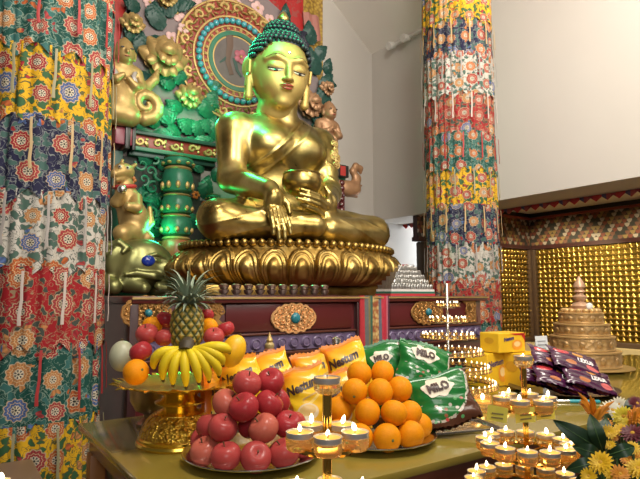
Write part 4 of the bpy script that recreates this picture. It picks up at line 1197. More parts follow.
# ---------------------------------------------------------------- gold fruit stand
fc = atz(182, 444, TZ); fc.y += .02
t = thing('fruit_stand', 'tall embossed gold offering stand with jagged foil rim carrying mixed fruit', 'stand', (fc.x, fc.y, TZ)); t.scale = (1.12, 1.12, 1.05)
emb = NT('embossed_gold'); co = emb.coord(); v = emb.voro(co, 75, .8); v2 = emb.voro(co, 140, .9)
emb.set(emb.ramp(v.outputs['Distance'], [(.1,(.90,.62,.10)),(.5,(.74,.45,.05)),(.8,(.42,.20,.02))]), .3, .9); emb.bump(emb.math('ADD', v.outputs['Distance'], v2.outputs['Distance']), .9, .006)
g = G(); g.lathe([(0,0),(.100,0),(.103,.006),(.101,.012),(.097,.014),(.098,.020),(.094,.024)], 56); g.lathe([(.062,.078),(.052,.083),(.040,.088),(.043,.096),(.060,.102),(.062,.106),(.048,.110),(.040,.120),(.052,.133)], 48)
g.build('stem', M_BRIGHT, t)
g = G(); g.lathe([(.094,.024),(.088,.045),(.076,.066),(.062,.078)], 56, rf=lambda a, z: 1+.012*cos(18*a)); g.build('embossed_base', emb.m, t)
g = G(); g.lathe([(.045,.130),(.085,.137),(.118,.146),(.139,.152),(.141,.156),(.112,.151),(.0,.142)], 64); g.build('dish', M_BRIGHT, t)
g = G()
for i in range(34):
    a = tau*i/34; w = tau/34*.62
    p = [(.134*cos(a-w), .134*sin(a-w), .152), (.134*cos(a+w), .134*sin(a+w), .152), (.156*cos(a+w*.5), .156*sin(a+w*.5), .158+.003*(i % 2)), (.167*cos(a), .167*sin(a), .155+.005*(i % 3)), (.156*cos(a-w*.5), .156*sin(a-w*.5), .158)]
    g.add(p+[(x, y, z-.0015) for x, y, z in p], [(0,1,2,3,4),(9,8,7,6,5),(0,1,6,5),(1,2,7,6),(2,3,8,7),(3,4,9,8),(4,0,5,9)])
g.build('foil_rim', M_BRIGHT, t, smooth=False)
FZ = TZ+.155
def fpx(px, py, z): return atz(px, py, z)
DL = Fv.to_2d().normalized()
def at_plane(px, py, off):                 # on the vertical plane through the stand, moved back by off
    d0 = fc.x*DL.x+fc.y*DL.y+off
    r = ray(px, py); return CP+r*(d0/(r.x*DL.x+r.y*DL.y))
# pineapple
p = at_plane(187, 327, .015)
t = thing('pineapple', 'ripe pineapple with spiky grey-green crown standing on the gold fruit stand', 'pineapple', (p.x, p.y, p.z), (.0, .03, 0))
R0, H0 = .044, .066
def psurf(u, v):
    a = tau*u; z = -H0+2*H0*v
    r = R0*(1-abs(z/H0)**3.2)**.5 if abs(z) < H0 else 0
    uu = u*11; vv = v*9
    a1 = abs(((uu+vv*.5) % 1)-.5)*2; a2 = abs(((uu-vv*.5) % 1)-.5)*2
    b = (1-max(a1, a2)**2)
    r = max(r, .006)+.006*b-.002
    return (r*cos(a), r*sin(a), z)
pm = NT('pineapple_skin'); uv = pm.sep(pm.coord('UV'))
U = pm.math('MULTIPLY', uv[0], 11); V = pm.math('MULTIPLY', uv[1], 4.5)
tri = lambda s_: pm.math('ABSOLUTE', pm.math('MULTIPLY_ADD', pm.math('FRACT', s_), 2, -1))
mx = pm.math('MAXIMUM', tri(pm.math('ADD', U, V)), tri(pm.math('SUBTRACT', pm.math('ADD', U, 20), V)))
pm.set(pm.ramp(mx, [(0,(.13,.065,.015)),(.12,(.42,.27,.05)),(.5,(.30,.22,.035)),(.75,(.14,.14,.025)),(.95,(.05,.055,.015))]), .5)
g = G(); g.surf(psurf, 110, 72, True, False, uvf=lambda u, v: (u, v)); g.build('fruit_body', pm.m, t)
M_CROWN = simple('pineapple_leaf', (.25,.31,.22), .55, 0, .4, 40)
g = G(); rg = random.Random(4)
for ring_, (n, L, el) in enumerate(((15,.065,.25),(16,.080,.5),(16,.095,.72),(14,.108,.92),(12,.118,1.1),(8,.124,1.3))):
    for i in range(n):
        a = tau*(i+.5*(ring_ % 2))/n+rg.uniform(-.15,.15); e = el+rg.uniform(-.1,.1); l = L*rg.uniform(.85,1.1)
        def fl(u, v, a=a, e=e, l=l):
            w = .0062*(1-u)**.7*(1+.3*u); s = (v-.5)*2
            h = l*u; ee = e-.45*u*u
            rr = .010+h*cos(ee)+.0; z = H0-.004+.002*ring_+h*sin(ee)+.004*abs(s)*(1-u)
            return (rr*cos(a)-s*w*sin(a), rr*sin(a)+s*w*cos(a), z)
        g.surf(fl, 7, 2); g.surf(lambda u, v: (lambda q: (q[0]*.97, q[1]*.97, q[2]-.0015))(fl(u, v)), 7, 2)
g.build('leaf_crown', M_CROWN, t)
# bananas
bm_ = NT('banana_peel'); co = bm_.coord(); n_ = bm_.noise(co, 35, 4)
bm_.set(bm_.mix(n_, (.66,.48,.012), (.82,.62,.025)), .45, 0, Specular_IOR_Level=.25)
M_BAN = bm_.m; M_TIP = simple('banana_tip', (.045,.03,.015), .7); M_BCR = simple('banana_crown', (.05,.035,.015), .6)
cr = at_plane(187, 347, -.085)
t = thing('banana_bunch', 'bunch of ripe yellow bananas fanned downward in front of the pineapple', 'bananas', cr)
cam_dir = Vector((-DL.x, -DL.y, 0))   # towards the viewer
sd = Vector((DL.y, -DL.x, 0))         # to the right as seen in the photograph
def W(a, b, c): return sd*a+cam_dir*b+Vector((0,0,c))
g = G(); g.tube([W(0,-.012,.012), W(0,.004,.004), W(0,.012,-.008)], [.017,.021,.019], 10); g.build('crown', M_BCR, t)
tips = [(158,377),(168,382),(177,384),(187,385),(198,382),(207,381),(217,378),(222,367),(228,355)]
tips = [(154,368,.0),(163,379,.012),(173,384,.02),(186,386,.024),(199,382,.02),(209,380,.012),(219,375,.006),(223,364,.0),(229,352,-.01)]
for i, (tx, ty, fw) in enumerate(tips):
    tp = at_plane(tx, ty, -.085-fw)-cr
    a0 = W(.006*(i-4)*.8, .006, -.004)
    out = Vector((tp.x, tp.y, 0)); s_ = tp.dot(sd)
    bulge = W(s_*.45, .030, .018 if abs(s_) > .03 else .0)
    c1 = a0*.5+tp*.28+bulge*.8; c2 = tp*.72+W(s_*.30, .020, .012)
    P_ = []
    for k in range(13):
        u = k/12; q = a0*(1-u)**3+c1*3*u*(1-u)**2+c2*3*u*u*(1-u)+tp*u**3; P_.append(q)
    rad = [.0075,.0075,.0095,.0118,.0130,.0135,.0135,.0133,.0130,.0122,.0108,.0085,.0055]
    g = G(); g.tube(P_, rad, 6); b = g.build('banana', M_BAN, t, sharp=25)
    b.data.set_sharp_from_angle(angle=radians(70))
    d = (P_[-1]-P_[-2]).normalized()
    g = G(); g.tube([P_[-1]-d*.002, P_[-1]+d*.004, P_[-1]+d*.008], [.0056,.005,.0035], 6); g.build('tip', M_TIP, b)
# other fruit around the stand
def mango(px, py, off, r, mat, label, name, cat, rot=0):
    p = at_plane(px, py, off)
    g = G(); g.ball((0,0,0), r, 24, 16, None, lambda d: 1+.06*d.x*d.z)
    t = thing(name, label, cat, p, (0, rot, -AZ))
    g.build('skin', mat, t, sharp=180)
    g = G(); g.tube([(0,0,r[2]*.93),(.002,0,r[2]*1.02),(.004,0,r[2]*1.1)], [.004,.003,.0035], 6); g.build('stem', M_STEM, t)
mango(233, 351, .0, (.034,.032,.047), simple('mango_skin', (.82,.45,.012), .4, 0, .15, 14), 'large yellow mango at the right side of the gold fruit stand', 'mango', 'mango', .35)
mango(122, 356, -.01, (.034,.033,.042), simple('melon_skin', (.42,.42,.29), .4, 0, .18, 30, .1, 200), 'pale green melon at the left side of the gold fruit stand', 'melon', 'melon', -.1)
for (px, py, off, r, lab) in ((136,372,-.09,.0335,'large orange at the front left of the gold fruit stand'),(152,326,.05,.029,'small orange behind the pink apples on the fruit stand'),(209,327,.05,.026,'small orange just right of the pineapple')):
    orange(at_plane(px, py, off), r, lab)
for (px, py, off, r, k, lab) in ((165,320,.06,.026,0,'dark pink apple behind the pineapple on its left'),(147,334,-.0,.030,2,'wrapped pink apple at the left of the fruit stand'),(141,352,-.045,.030,0,'crimson apple above the large orange on the fruit stand'),(164,338,.0,.025,2,'pink apple squeezed between pineapple and bananas'),
    (214,337,-.0,.028,2,'pink apple right of the pineapple, above the bananas'),(226,329,.03,.024,0,'pink apple at the back right of the fruit stand near the mango'),(207,315,.085,.020,0,'small red apple behind the pineapple on its right')):
    apple(at_plane(px, py, off), r, k, lab)
# fruit that carries the visible ones from below
for q, (a, b) in enumerate(((-.05,.06),(.04,.07),(-.09,.0),(.09,.02),(0,.0),(-.03,-.03),(.045,-.03))):
    pass
# glass-like silver bowl behind
bc = atz(150, 424, TZ)
t = thing('silver_bowl', 'dull silver footed offering bowl behind the gold fruit stand', 'bowl', (bc.x, bc.y, TZ))
g = G(); g.lathe([(0,0),(.042,0),(.043,.005),(.034,.012),(.018,.022),(.020,.032),(.045,.044),(.062,.075),(.064,.105),(.068,.112),(.064,.112),(.059,.078),(.04,.05),(0,.042)], 40); g.build('bowl', simple('tarnished_silver', (.42,.33,.24), .3, 1, .2, 20), t)
g = G(); g.lathe([(0,.098),(.06,.1)], 30, cap=False); g.ball((0,0,.098), (.061,.061,.012), 20, 8); g.build('rice', simple('rice_fill', (.45,.33,.2), .8, 0, .3, 200), t)
# ---------------------------------------------------------------- snack packets
def prof(u, v, tk):
    a = max(0, 1-abs(u)**3.0)**.55
    vv = (v+1)/2
    b = max(0, 1-abs((vv-.42)/.50)**3.2)**.6 if vv < .92 else 0
    return tk/2*(a*b*(.92+.08*cos(3*u+1)+.04*sin(7*v+2*u)))
class Bag:
    def __init__(s, w, h, tk, seed): s.w, s.h, s.t, s.sd = w, h, tk, seed
    def pt(s, u, v, side):
        q = prof(u, v, s.t)
        wr = .0022*sin(9*u+s.sd+5*v)*(abs(u)**2)+.0016*sin(13*v+4*u+s.sd*2)
        narrow = 1-.05*(1-abs(v)**2)
        x = u*s.w/2*narrow+.003*sin(v*5+s.sd)*abs(u)
        z = v*s.h/2+.004*sin(u*4+s.sd)*abs(v)+(.003*cos(u*30) if abs(v) > .985 else 0)
        return (x, (-q if side == 0 else q)+(-wr if side == 0 else wr)*(1 if q > .002 else .2)+(.0008 if side else 0), z)
    def build(s, t, mat, name='pouch'):
        g = G(); N = 26
        for side in (0, 1):
            g.surf(lambda u, v: s.pt(u*2-1, v*2-1, side), N, N)
        return g.build(name, mat, t, sharp=80, recalc=True)
    def stick(s, vs, fs, cx, cz, rot=0, lift=.0012):
        c, n = cos(rot), sin(rot); out = []
        for x, y in vs:
            X, Z = cx+x*c-y*n, cz+x*n+y*c
            p = s.pt(max(-1, min(1, X/(s.w/2))), max(-1, min(1, Z/(s.h/2))), 0)
            out.append((X, p[1]-lift, Z))
        return out, fs
def ellipse_mask(m, U, V, cx, cy, rx, ry):
    a = m.math('DIVIDE', m.math('SUBTRACT', U, cx), rx); b = m.math('DIVIDE', m.math('SUBTRACT', V, cy), ry)
    return m.math('LESS_THAN', m.math('ADD', m.math('MULTIPLY', a, a), m.math('MULTIPLY', b, b)), 1)
def yellow_print():
    m = NT('yellow_foil_print'); uv = m.sep(m.coord('UV')); U, V = uv[0], uv[1]
    n = m.noise(m.coord('UV'), 3, 2, .6)
    k = m.math('ADD', m.math('SUBTRACT', V, m.math('MULTIPLY', U, .30)), m.math('MULTIPLY', n, .20))
    c = m.ramp(k, [(0,(.80,.40,.01)),(.45,(.86,.55,.02)),(.70,(.84,.50,.015)),(.90,(.80,.30,.012)),(1.0,(.70,.15,.012))])
    d = m.math('ABSOLUTE', m.math('SUBTRACT', m.math('ADD', V, m.math('MULTIPLY', m.math('MULTIPLY', U, U), -.3)), .34))
    c = m.mix(m.math('MULTIPLY', m.math('LESS_THAN', d, .022), .7), c, (.9,.75,.25))
    c = m.mix(ellipse_mask(m, U, V, .40, .30, .25, .13), c, (.75,.62,.38))
    c = m.mix(ellipse_mask(m, U, V, .40, .32, .20, .085), c, (.72,.50,.18))
    c = m.mix(m.math('LESS_THAN', U, m.math('MULTIPLY_ADD', n, .12, .03)), c, (.66,.17,.008)); c = m.mix(m.math('GREATER_THAN', V, .93), c, (.75,.25,.015))
    m.set(c, .32, 0, Coat_Weight=.2, Specular_IOR_Level=.3); return m.m
def green_print():
    m = NT('green_foil_print'); uv = m.sep(m.coord('UV')); U, V = uv[0], uv[1]
    n = m.noise(m.coord('UV'), 7, 3, .5)
    c = m.mix(n, (.006,.09,.016), (.014,.20,.035))
    a = m.math('DIVIDE', m.math('SUBTRACT', U, .28), .70); b = m.math('DIVIDE', m.math('SUBTRACT', V, .78), .70)
    r = m.math('SQRT', m.math('ADD', m.math('MULTIPLY', a, a), m.math('MULTIPLY', b, b)))
    rr = m.math('ADD', r, m.math('MULTIPLY', m.math('SUBTRACT', n, .5), .1))
    c = m.mix(m.math('GREATER_THAN', rr, 1.0), c, (.085,.03,.015))
    ringm = m.math('MULTIPLY', m.math('GREATER_THAN', rr, .955), m.math('LESS_THAN', rr, 1.015))
    c = m.mix(m.math('MULTIPLY', ringm, m.math('GREATER_THAN', m.noise(m.coord('UV'), 16, 2), .43)), c, (.55,.50,.42))
    v = m.voro(m.coord('UV'), 9, 1, 'F1', '2D'); vc = m.sep(v.outputs['Color'])
    sp = m.math('MULTIPLY', m.math('LESS_THAN', v.outputs['Distance'], .26), m.math('MULTIPLY', m.math('LESS_THAN', V, .45), m.math('GREATER_THAN', vc[0], .62)))
    c = m.mix(sp, c, m.ramp(vc[1], [(0,(.5,.45,.4)),(.4,(.30,.10,.05)),(.7,(.10,.35,.12)),(.9,(.55,.06,.06))], True))
    c = m.mix(m.math('GREATER_THAN', V, .95), c, (.01,.14,.03))
    m.set(c, .26, 0, Coat_Weight=.3, Specular_IOR_Level=.4); return m.m
def purple_print():
    m = NT('purple_foil_print'); uv = m.sep(m.coord('UV')); U, V = uv[0], uv[1]
    n = m.noise(m.coord('UV'), 5, 3, .8)
    c = m.mix(n, (.022,.004,.02), (.085,.010,.06))
    c = m.mix(ellipse_mask(m, U, V, .22, .74, .16, .14), c, (.55,.04,.05))
    c = m.mix(ellipse_mask(m, U, V, .56, .74, .11, .13), c, (.55,.24,.04))
    c = m.mix(ellipse_mask(m, U, V, .34, .25, .11, .10), c, (.45,.15,.05))
    c = m.mix(ellipse_mask(m, U, V, .78, .22, .13, .13), c, (.58,.12,.12))
    m.set(c, .22, 0, Coat_Weight=.6); return m.m
M_BANDY = simple('pale_band', (.62,.42,.12), .4)
M_YEL, M_GRN, M_PUR = yellow_print(), green_print(), purple_print()
M_INK = simple('brown_ink', (.05,.02,.015), .4); M_CREAM = simple('cream_ink', (.72,.66,.52), .5); M_WINK = simple('white_ink', (.75,.72,.70), .4); M_RINK = simple('red_ink', (.5,.02,.02), .4); M_GINK = simple('green_ink', (.03,.2,.05), .4)
def settle(t, z):
    bpy.context.view_layer.update()
    zz = min((t.matrix_world @ v.co).z for o in t.children for v in o.data.vertices) if t.children else t.location.z
    t.location.z += z-zz
    bpy.context.view_layer.update()
def mk_yellow(label, pos, rot, sc=1.0, seed=1, zfix=None):
    b = Bag(.126*sc, .178*sc, .052*sc, seed)
    t = thing('snack_packet', label, 'packet', pos, rot, 'yellow packets')
    b.build(t, M_YEL)
    vs, fs = text_geo('Nestum', .036*sc, .0016*sc, .80)
    vs = [(x+.12*y, y+.08*x) for x, y in vs]
    g = G(); g.add(*b.stick(vs, fs, -.006*sc, .034*sc, .06, .002)); g.build('brand_lettering', M_INK, t, recalc=False)
    g = G()
    n = 12; w = .030*sc
    L = [(-w+2*w*i/n, .0022*sc) for i in range(n+1)]+[(-w+2*w*i/n, -.0022*sc) for i in range(n+1)]
    g.add(*b.stick(L, [(i, i+1, n+2+i, n+1+i) for i in range(n)], .014*sc, .006*sc, .22, .0016)); g.build('print_band', M_BANDY, t, recalc=False)
    if zfix is not None: settle(t, zfix)
    return t
def mk_green(label, pos, rot, w, h, seed=1, zfix=None):
    b = Bag(w, h, .40*min(w, h), seed); sc = w/.21
    t = thing('drink_powder_packet', label, 'packet', pos, rot, 'green packets')
    b.build(t, M_GRN)
    n = 40; L = []; F = [(0, 1+i, 1+(i+1) % n) for i in range(n)]
    for q in range(1, 6):
        for i in range(n):
            a = tau*i/n; r = (1+.10*cos(6*a+1)+.05*cos(9*a))*q/5; L.append((.052*sc*r*cos(a), .034*sc*r*sin(a)))
        if q > 1:
            o = 1+(q-2)*n
            F += [(o+i, o+n+i, o+n+(i+1) % n, o+(i+1) % n) for i in range(n)]
    g = G(); g.add(*b.stick([(0, 0)]+L, F, -.01*sc, h*.20, .0, .0016)); g.build('splash_badge', M_CREAM, t, recalc=False)
    vs, fs = text_geo('MILO', .040*sc, .0022*sc, .80)
    g = G(); g.add(*b.stick(vs, fs, -.01*sc, h*.185, .04, .0042)); g.build('brand_lettering', M_INK, t, recalc=False)
    if zfix is not None: settle(t, zfix)
    return t
def mk_purple(label, pos, rot, sc=1.0, seed=1, zfix=None):
    b = Bag(.215*sc, .125*sc, .036*sc, seed)
    t = thing('biscuit_packet', label, 'packet', pos, rot, 'purple packets')
    b.build(t, M_PUR)
    vs, fs = text_geo('LEXUS', .029*sc, .0018*sc, .8)
    g = G(); g.add(*b.stick(vs, fs, .035*sc, -.006*sc, .08, .0018))
    g.build('brand_lettering', M_WINK, t, recalc=False)
    if zfix is not None: settle(t, zfix)
    return t
R_ = radians
Z_ = TZ+.002
TILT = -.42
# yellow packets leaning in two rows behind the fruit
def spot(px, d_, z=TZ+.1):
    r = ray(px, 300); h = Vector((r.x, r.y)); k = d_/h.dot(DL); return (h.x*k, h.y*k, z)
def at(px, py, d_):
    r = ray(px, py); return CP+r*(d_/Vector((r.x, r.y)).dot(DL))
mk_yellow('yellow packet at the left behind the apples, half hidden by the fruit stand', at(243,387,1.60), (-.22, -.30, -.50), 1.0, 1)
mk_yellow('yellow packet leaning behind the topmost apples, near the striped cone', at(275,380,1.68), (-.22, -.36, -.42), 1.0, 2)
mk_yellow('yellow packet standing low in front, right behind the right side of the apples', at(308,398,1.55), (-.20, -.28, -.50), 1.0, 3)
mk_yellow('yellow packet with orange side edge behind the candle tree top', at(315,380,1.72), (-.18, -.24, -.42), 1.0, 4)
mk_yellow('highest yellow packet, leaning beside the green packets', at(349,371,1.72), (-.20, -.30, -.55), 1.05, 5)
mk_yellow('yellow packet low behind the orange pile, left of its peak', at(342,402,1.60), (-.20, -.26, -.50), 1.0, 6)
mk_yellow('orange-edged packet standing sideways between the fruit stand and the apples', at(214,400,1.58), (-.1, .08, .72), 1.0, 7)
# green packets stacked on a tray
trc = spot(425, 1.69, TZ)
t = thing('tray', 'silver tray under the stacked green packets', 'tray', (trc[0], trc[1], TZ), (0, 0, -.32))
g = G(); g.box(-.19, .19, -.10, .13, 0, .004); g.box(-.195, .195, -.105, -.10, 0, .010); g.box(-.195, .195, .13, .135, 0, .010); g.box(-.195, -.19, -.105, .135, 0, .010); g.box(.19, .195, -.105, .135, 0, .010); g.build('dish', M_STEEL, t, bevel=.002)
mk_green('green packet at the front right of its stack, lying on the tray edge', at(443,399,1.60), (-.50, -.24, -.50), .185, .155, 11)
mk_green('green packet at the bottom left of its stack, mostly behind the oranges', at(405,401,1.66), (-.45, .10, -.40), .18, .15, 12)
mk_green('green packet at the top left of its stack, standing upright beside the yellow packets', at(385,369,1.76), (-.25, -.18, -.60), .135, .175, 13)
mk_green('green packet at the top right of its stack, slanting down to the right', at(424,366,1.72), (-.45, .28, -.50), .175, .150, 14)
# purple packets on a dark plate
pp = atz(563, 391, TZ)
t = thing('dark_plate', 'dark plate under the purple packets on the table', 'plate', (pp.x, pp.y, TZ))
g = G(); g.lathe([(0,0),(.15,0),(.19,.008),(.215,.014),(.217,.016),(.19,.0115),(.15,.004),(0,.004)], 48); g.build('dish', simple('dark_enamel', (.03,.03,.04), .2, .3), t)
for (px, py, d_, rz, rx, z, lab, seed_) in ((541,0,2.19,-.9,-1.0,.012,'purple packet lying at the left end of the dark plate',21),(556,0,2.13,-.85,-1.05,.018,'purple packet second from the left at the front of the dark plate',22),(584,0,2.12,-.78,-.95,.016,'purple packet at the front right of the dark plate, showing bright print',23),
     (553,0,2.21,-.85,-1.0,.075,'purple packet on top of the pile at the left',24),(572,0,2.18,-.80,-.95,.070,'purple packet on top of the pile at the right, below the tiered tower',25)):
    mk_purple(lab, spot(px, d_), (rx, .28, rz+.25), .97, seed_, TZ+z)
# marker pen
a = atz(548, 401, TZ+.006); b = atz(600, 402, TZ+.006); d = (b-a).normalized(); ang = atan2(d.y, d.x)
t = thing('marker_pen', 'turquoise and silver marker pen lying on the table before the purple packets', 'pen', (a.x, a.y, TZ+.007), (0, 0, ang))
L = (b-a).length
g = G(); g.tube([(L*.42,0,0),(L*.44,0,0),(L*.97,0,0),(L,0,0)], [.0062,.0068,.0068,.005], 14); g.build('cap', simple('turquoise_plastic', (.03,.30,.36), .3), t)
g = G(); g.tube([(0,0,0),(.004,0,0),(L*.42,0,0)], [.004,.006,.006], 14); g.build('barrel', M_SILVER, t)

# ---------------------------------------------------------------- yellow boxes
def box_thing(label, c, sx, sy, sz, rz, z, top_red):
    t = thing('biscuit_box', label, 'box', (c[0], c[1], z), (0, 0, rz), 'yellow boxes')
    yb = NT('yellow_carton'); uv = yb.sep(yb.coord('Object'))
    n = yb.noise(yb.coord(), 12, 2)
    cc = yb.mix(n, (.78,.44,.015), (.85,.54,.03))
    yb.set(cc, .4, 0, Coat_Weight=.15)
    g = G(); g.box(-sx/2, sx/2, -sy/2, sy/2, 0, sz); g.build('carton', yb.m, t, bevel=.003, smooth=False)
    if top_red:
        g = G(); g.add([(sx*.5-.001-.03,-sy/2-.0012,sz*.97),(sx*.5-.001,-sy/2-.0012,sz*.97),(sx*.5-.001,-sy/2-.0012,sz*.1),(sx*.47,-sy/2-.0012,sz*.6)], [(0,1,2,3)])
        g.add([(-sx*.1,-sy/2-.0012,sz*.97),(sx*.5-.001,-sy/2-.0012,sz*.97),(sx*.5-.001,-sy/2-.0012,sz*.86),(sx*.1,-sy/2-.0012,sz*.88)], [(0,1,2,3)])
        g.build('red_flash', M_RINK, t, smooth=False, recalc=False)
    vs, fs = text_geo('Nestum', sz*.25, .001, .9)
    g = G(); g.add([(x-sx*.12, -sy/2-.0016, sz*.70+y+x*.12) for x, y in vs], fs); g.build('brand_lettering', simple('navy_ink', (.03,.03,.16), .4), t, recalc=False)
    n = 24
    g = G(); g.add([(sx*.18+sx*.20*cos(tau*i/n), -sy/2-.0014, sz*.38+sz*.26*sin(tau*i/n)) for i in range(n)], [tuple(range(n))]); o = g.build('picture_bowl', simple('print_orange', (.75,.30,.03), .4), t, recalc=False)
    g = G(); g.add([(sx*.18+sx*.12*cos(tau*i/n), -sy/2-.0018, sz*.42+sz*.14*sin(tau*i/n)) for i in range(n)], [tuple(range(n))]); g.build('picture_cereal', simple('print_pale', (.80,.58,.25), .4), o, recalc=False)
    g = G(); g.add([(-sx/2-.0012, .25*sy*cos(tau*i/n), sz*.6+.16*sz*sin(tau*i/n)) for i in range(n)], [tuple(range(n))]); g.build('side_print', simple('print_ochre', (.62,.32,.02), .4), t, recalc=False)
    return t
b1 = spot(489, 2.42); b2 = spot(519, 2.36); b3 = spot(499, 2.40)
box_thing('lower left yellow box in the stack behind the candle trees', spot(485,2.47), .15, .12, .145, .02, TZ+.001, False)
box_thing('lower right yellow box with a red top flash, behind the front candle', spot(519,2.46), .15, .12, .145, .06, TZ+.001, True)
box_thing('yellow box lying on top of the box stack before the brocade column', spot(501,2.46), .165, .11, .085, -.10, TZ+.149, True)
# small white card
c = spot(541, 2.75)
t = thing('table_card', 'small white card standing between the yellow boxes and tiered tower', 'card', (c[0], c[1], TZ), (0,0,-.4))
g = G(); g.add([(-.034,0,.0),(.034,0,.0),(.034,.012,.195),(-.034,.012,.195),(-.034,.03,.0),(.034,.03,.0)], [(0,1,2,3),(3,2,5,4)]); g.build('folded_card', simple('card_white', (.62,.64,.66), .6), t, smooth=False)
g = G()
for k in range(3): g.box(-.022, .022, .0075-.002+.0015*k, .0085-.002+.0015*k, .13+.018*k, .136+.018*k)
g.build('print_lines', simple('faint_ink', (.32,.33,.36), .6), t)

# ---------------------------------------------------------------- tiered golden mandala tower
mc = Vector(spot(580, 3.02))
ivory = NT('gilt_ivory'); co = ivory.coord(); v = ivory.voro(co, 38, .9); n = ivory.noise(co, 16, 3)
ivory.set(ivory.mix(n, ivory.ramp(v.outputs['Distance'], [(.1,(.60,.38,.14)),(.5,(.44,.24,.08)),(.8,(.20,.10,.03))]), (.50,.34,.16)), .42, .35); ivory.bump(v.outputs['Distance'], .6, .01)
rimm = simple('pale_gilt_rim', (.58,.37,.15), .35, .45, .15, 30)
t = thing('tiered_offering_tower', 'round four-tiered gilt offering tower with finial standing on a gold plate at right', 'offering tower', (mc.x, mc.y, TZ))
zz = .016
for (r, h) in ((.188,.086),(.162,.078),(.139,.066),(.112,.060)):
    g = G(); g.lathe([(r*.97,zz),(r,zz+.006),(r,zz+h-.012),(r*.97,zz+h-.008),(0,zz+h-.008)], 56); d = g.build('tier', ivory.m, t)
    g = G(); g.lathe([(r*.96,zz+h-.012),(r*1.03,zz+h-.009),(r*1.03,zz+h-.002),(r*.96,zz+h)], 56); g.lathe([(r*.98,zz),(r*1.025,zz+.003),(r*1.02,zz+.010),(r*.98,zz+.012)], 56, cap=False); g.build('tier_rim', rimm, d)
    bs = None
    for i in range(12):
        a = tau*i/12
        if bs is None: g = G(); g.ball((0,0,0), (.017,.006,h*.22), 10, 6); bs = bo = g.build('embossed_boss', ivory.m, d)
        else: bo = bs.copy(); COL.objects.link(bo)
        bo.location = (r*cos(a), r*sin(a), zz+h*.48); bo.rotation_euler = (0, 0, a+pi/2)
    zz += h
g = G()
for i in range(16):
    a = tau*i/16; g.ball((.088*cos(a), .088*sin(a), zz+.008), (.018,.018,.014), 8, 6)
g.build('jewel_ring', rimm, t)
g = G(); g.lathe([(.085,zz-.008),(.06,zz+.012),(.045,zz+.02),(.05,zz+.035),(.035,zz+.05),(.02,zz+.058),(.036,zz+.075),(.038,zz+.085),(.022,zz+.095),(.018,zz+.105),(.030,zz+.112),(.024,zz+.12),(.018,zz+.124),(.030,zz+.138),(.028,zz+.155),(.014,zz+.18),(.004,zz+.196),(0,zz+.198)], 28)
g.build('finial', simple('rose_gilt', (.52,.32,.2), .35, .3, .25, 25), t)
g = G(); g.ball((0,-.052,zz+.03), (.026,.016,.022), 12, 8); g.build('pearl', M_WHITEP, t)
g = G(); g.lathe([(0,.0),(.19,.0),(.25,.010),(.252,.013),(.19,.016),(0,.016)], 56); g.build('gold_plate', M_CARVE, t)
# striped cone and little bottle before the cabinet
c = atz(270, 385, TZ); c = Vector(spot(270, 1.98))
t = thing('striped_cone', 'small striped stepped cone standing at the table back before the cabinet', 'offering cone', (c.x, c.y, TZ)); t.scale = (1.05, 1.05, 1.16)
sc = [(.12,.04,.03),(.35,.30,.24),(.30,.18,.04),(.08,.10,.07),(.30,.10,.05),(.40,.34,.26),(.15,.05,.04),(.35,.22,.06),(.42,.36,.3),(.25,.08,.04),(.40,.30,.12)]
for i, c_ in enumerate(sc):
    r0 = .062-.0048*i; g = G(); g.lathe([(r0,.018*i),(r0+.002,.018*i+.004),(r0+.002,.018*i+.012),(r0-.003,.018*i+.018)], 24); g.build('band', simple('cone_band_%d' % i, c_, .5, .2), t)
g = G(); g.lathe([(.009,.198),(.012,.205),(.006,.215),(0,.232)], 14); g.build('tip', M_CARVE, t)
c = Vector(spot(336, 2.02))
t = thing('silver_flask', 'small silver flask behind the yellow packets, before the cabinet', 'flask', (c.x, c.y, TZ))
g = G(); g.lathe([(.0,0),(.035,0),(.036,.01),(.03,.10),(.034,.16),(.030,.185),(.014,.205),(.012,.222),(.017,.226),(.016,.240),(.006,.246),(0,.247)], 24); g.build('flask_body', M_SILVER, t)
g = G(); g.lathe([(.0135,.208),(.0135,.219)], 20); g.build('neck_band', M_BLKP, t)

# ---------------------------------------------------------------- candles
M_CUPM = simple('tea_light_tin', (.72,.71,.70), .32, .65, .05, 40)
wx = NT('glowing_wax'); wx.set((.55,.27,.04), .3, 0, Subsurface_Weight=.0); wx.b.inputs['Emission Color'].default_value = (1,.5,.09,1); wx.b.inputs['Emission Strength'].default_value = .7  # flame glow on the wax is put in as orange emission
M_WAX = wx.m
M_FLAME = emit('flame', (1, .80, .46), 14)
M_FLAMEO = emit('flame_base', (1, .42, .08), 9)
M_GPOL = simple('polished_brass', (.85,.50,.10), .12, 1, .08, 20)
def flame_g(s):
    g = G(); g.lathe([(0,0),(.0032*s,.002*s),(.0046*s,.006*s),(.0040*s,.010*s),(.0022*s,.0138*s),(0,.0165*s)], 10); return g
CR = .0185
def tl_src():
    r = CR
    g = G(); g.lathe([(0,0),(r*.96,0),(r,.001),(r,.0070),(r*1.03,.0074),(r*1.03,.0084),(r*.97,.0084),(r*.95,.006),(0,.0052)], 28)
    cup = g.build('cup', M_CUPM)
    g = G(); g.lathe([(0,.0056),(r*.945,.0056),(r*.945,.0062),(0,.0062)], 24); wax = g.build('wax', M_WAX)
    g = G(); g.tube([(0,0,.0062),(0,0,.011)], .0007, 6); wick = g.build('wick', M_BLKP)
    fl = flame_g(.62).build('flame', M_FLAME, loc=(0,0,.0085))
    return cup, wax, wick, fl
SRC = tl_src(); SRCD = [(o.name.split('.')[0], o.data, o.location.copy()) for o in SRC]
for o in SRC: bpy.data.objects.remove(o)
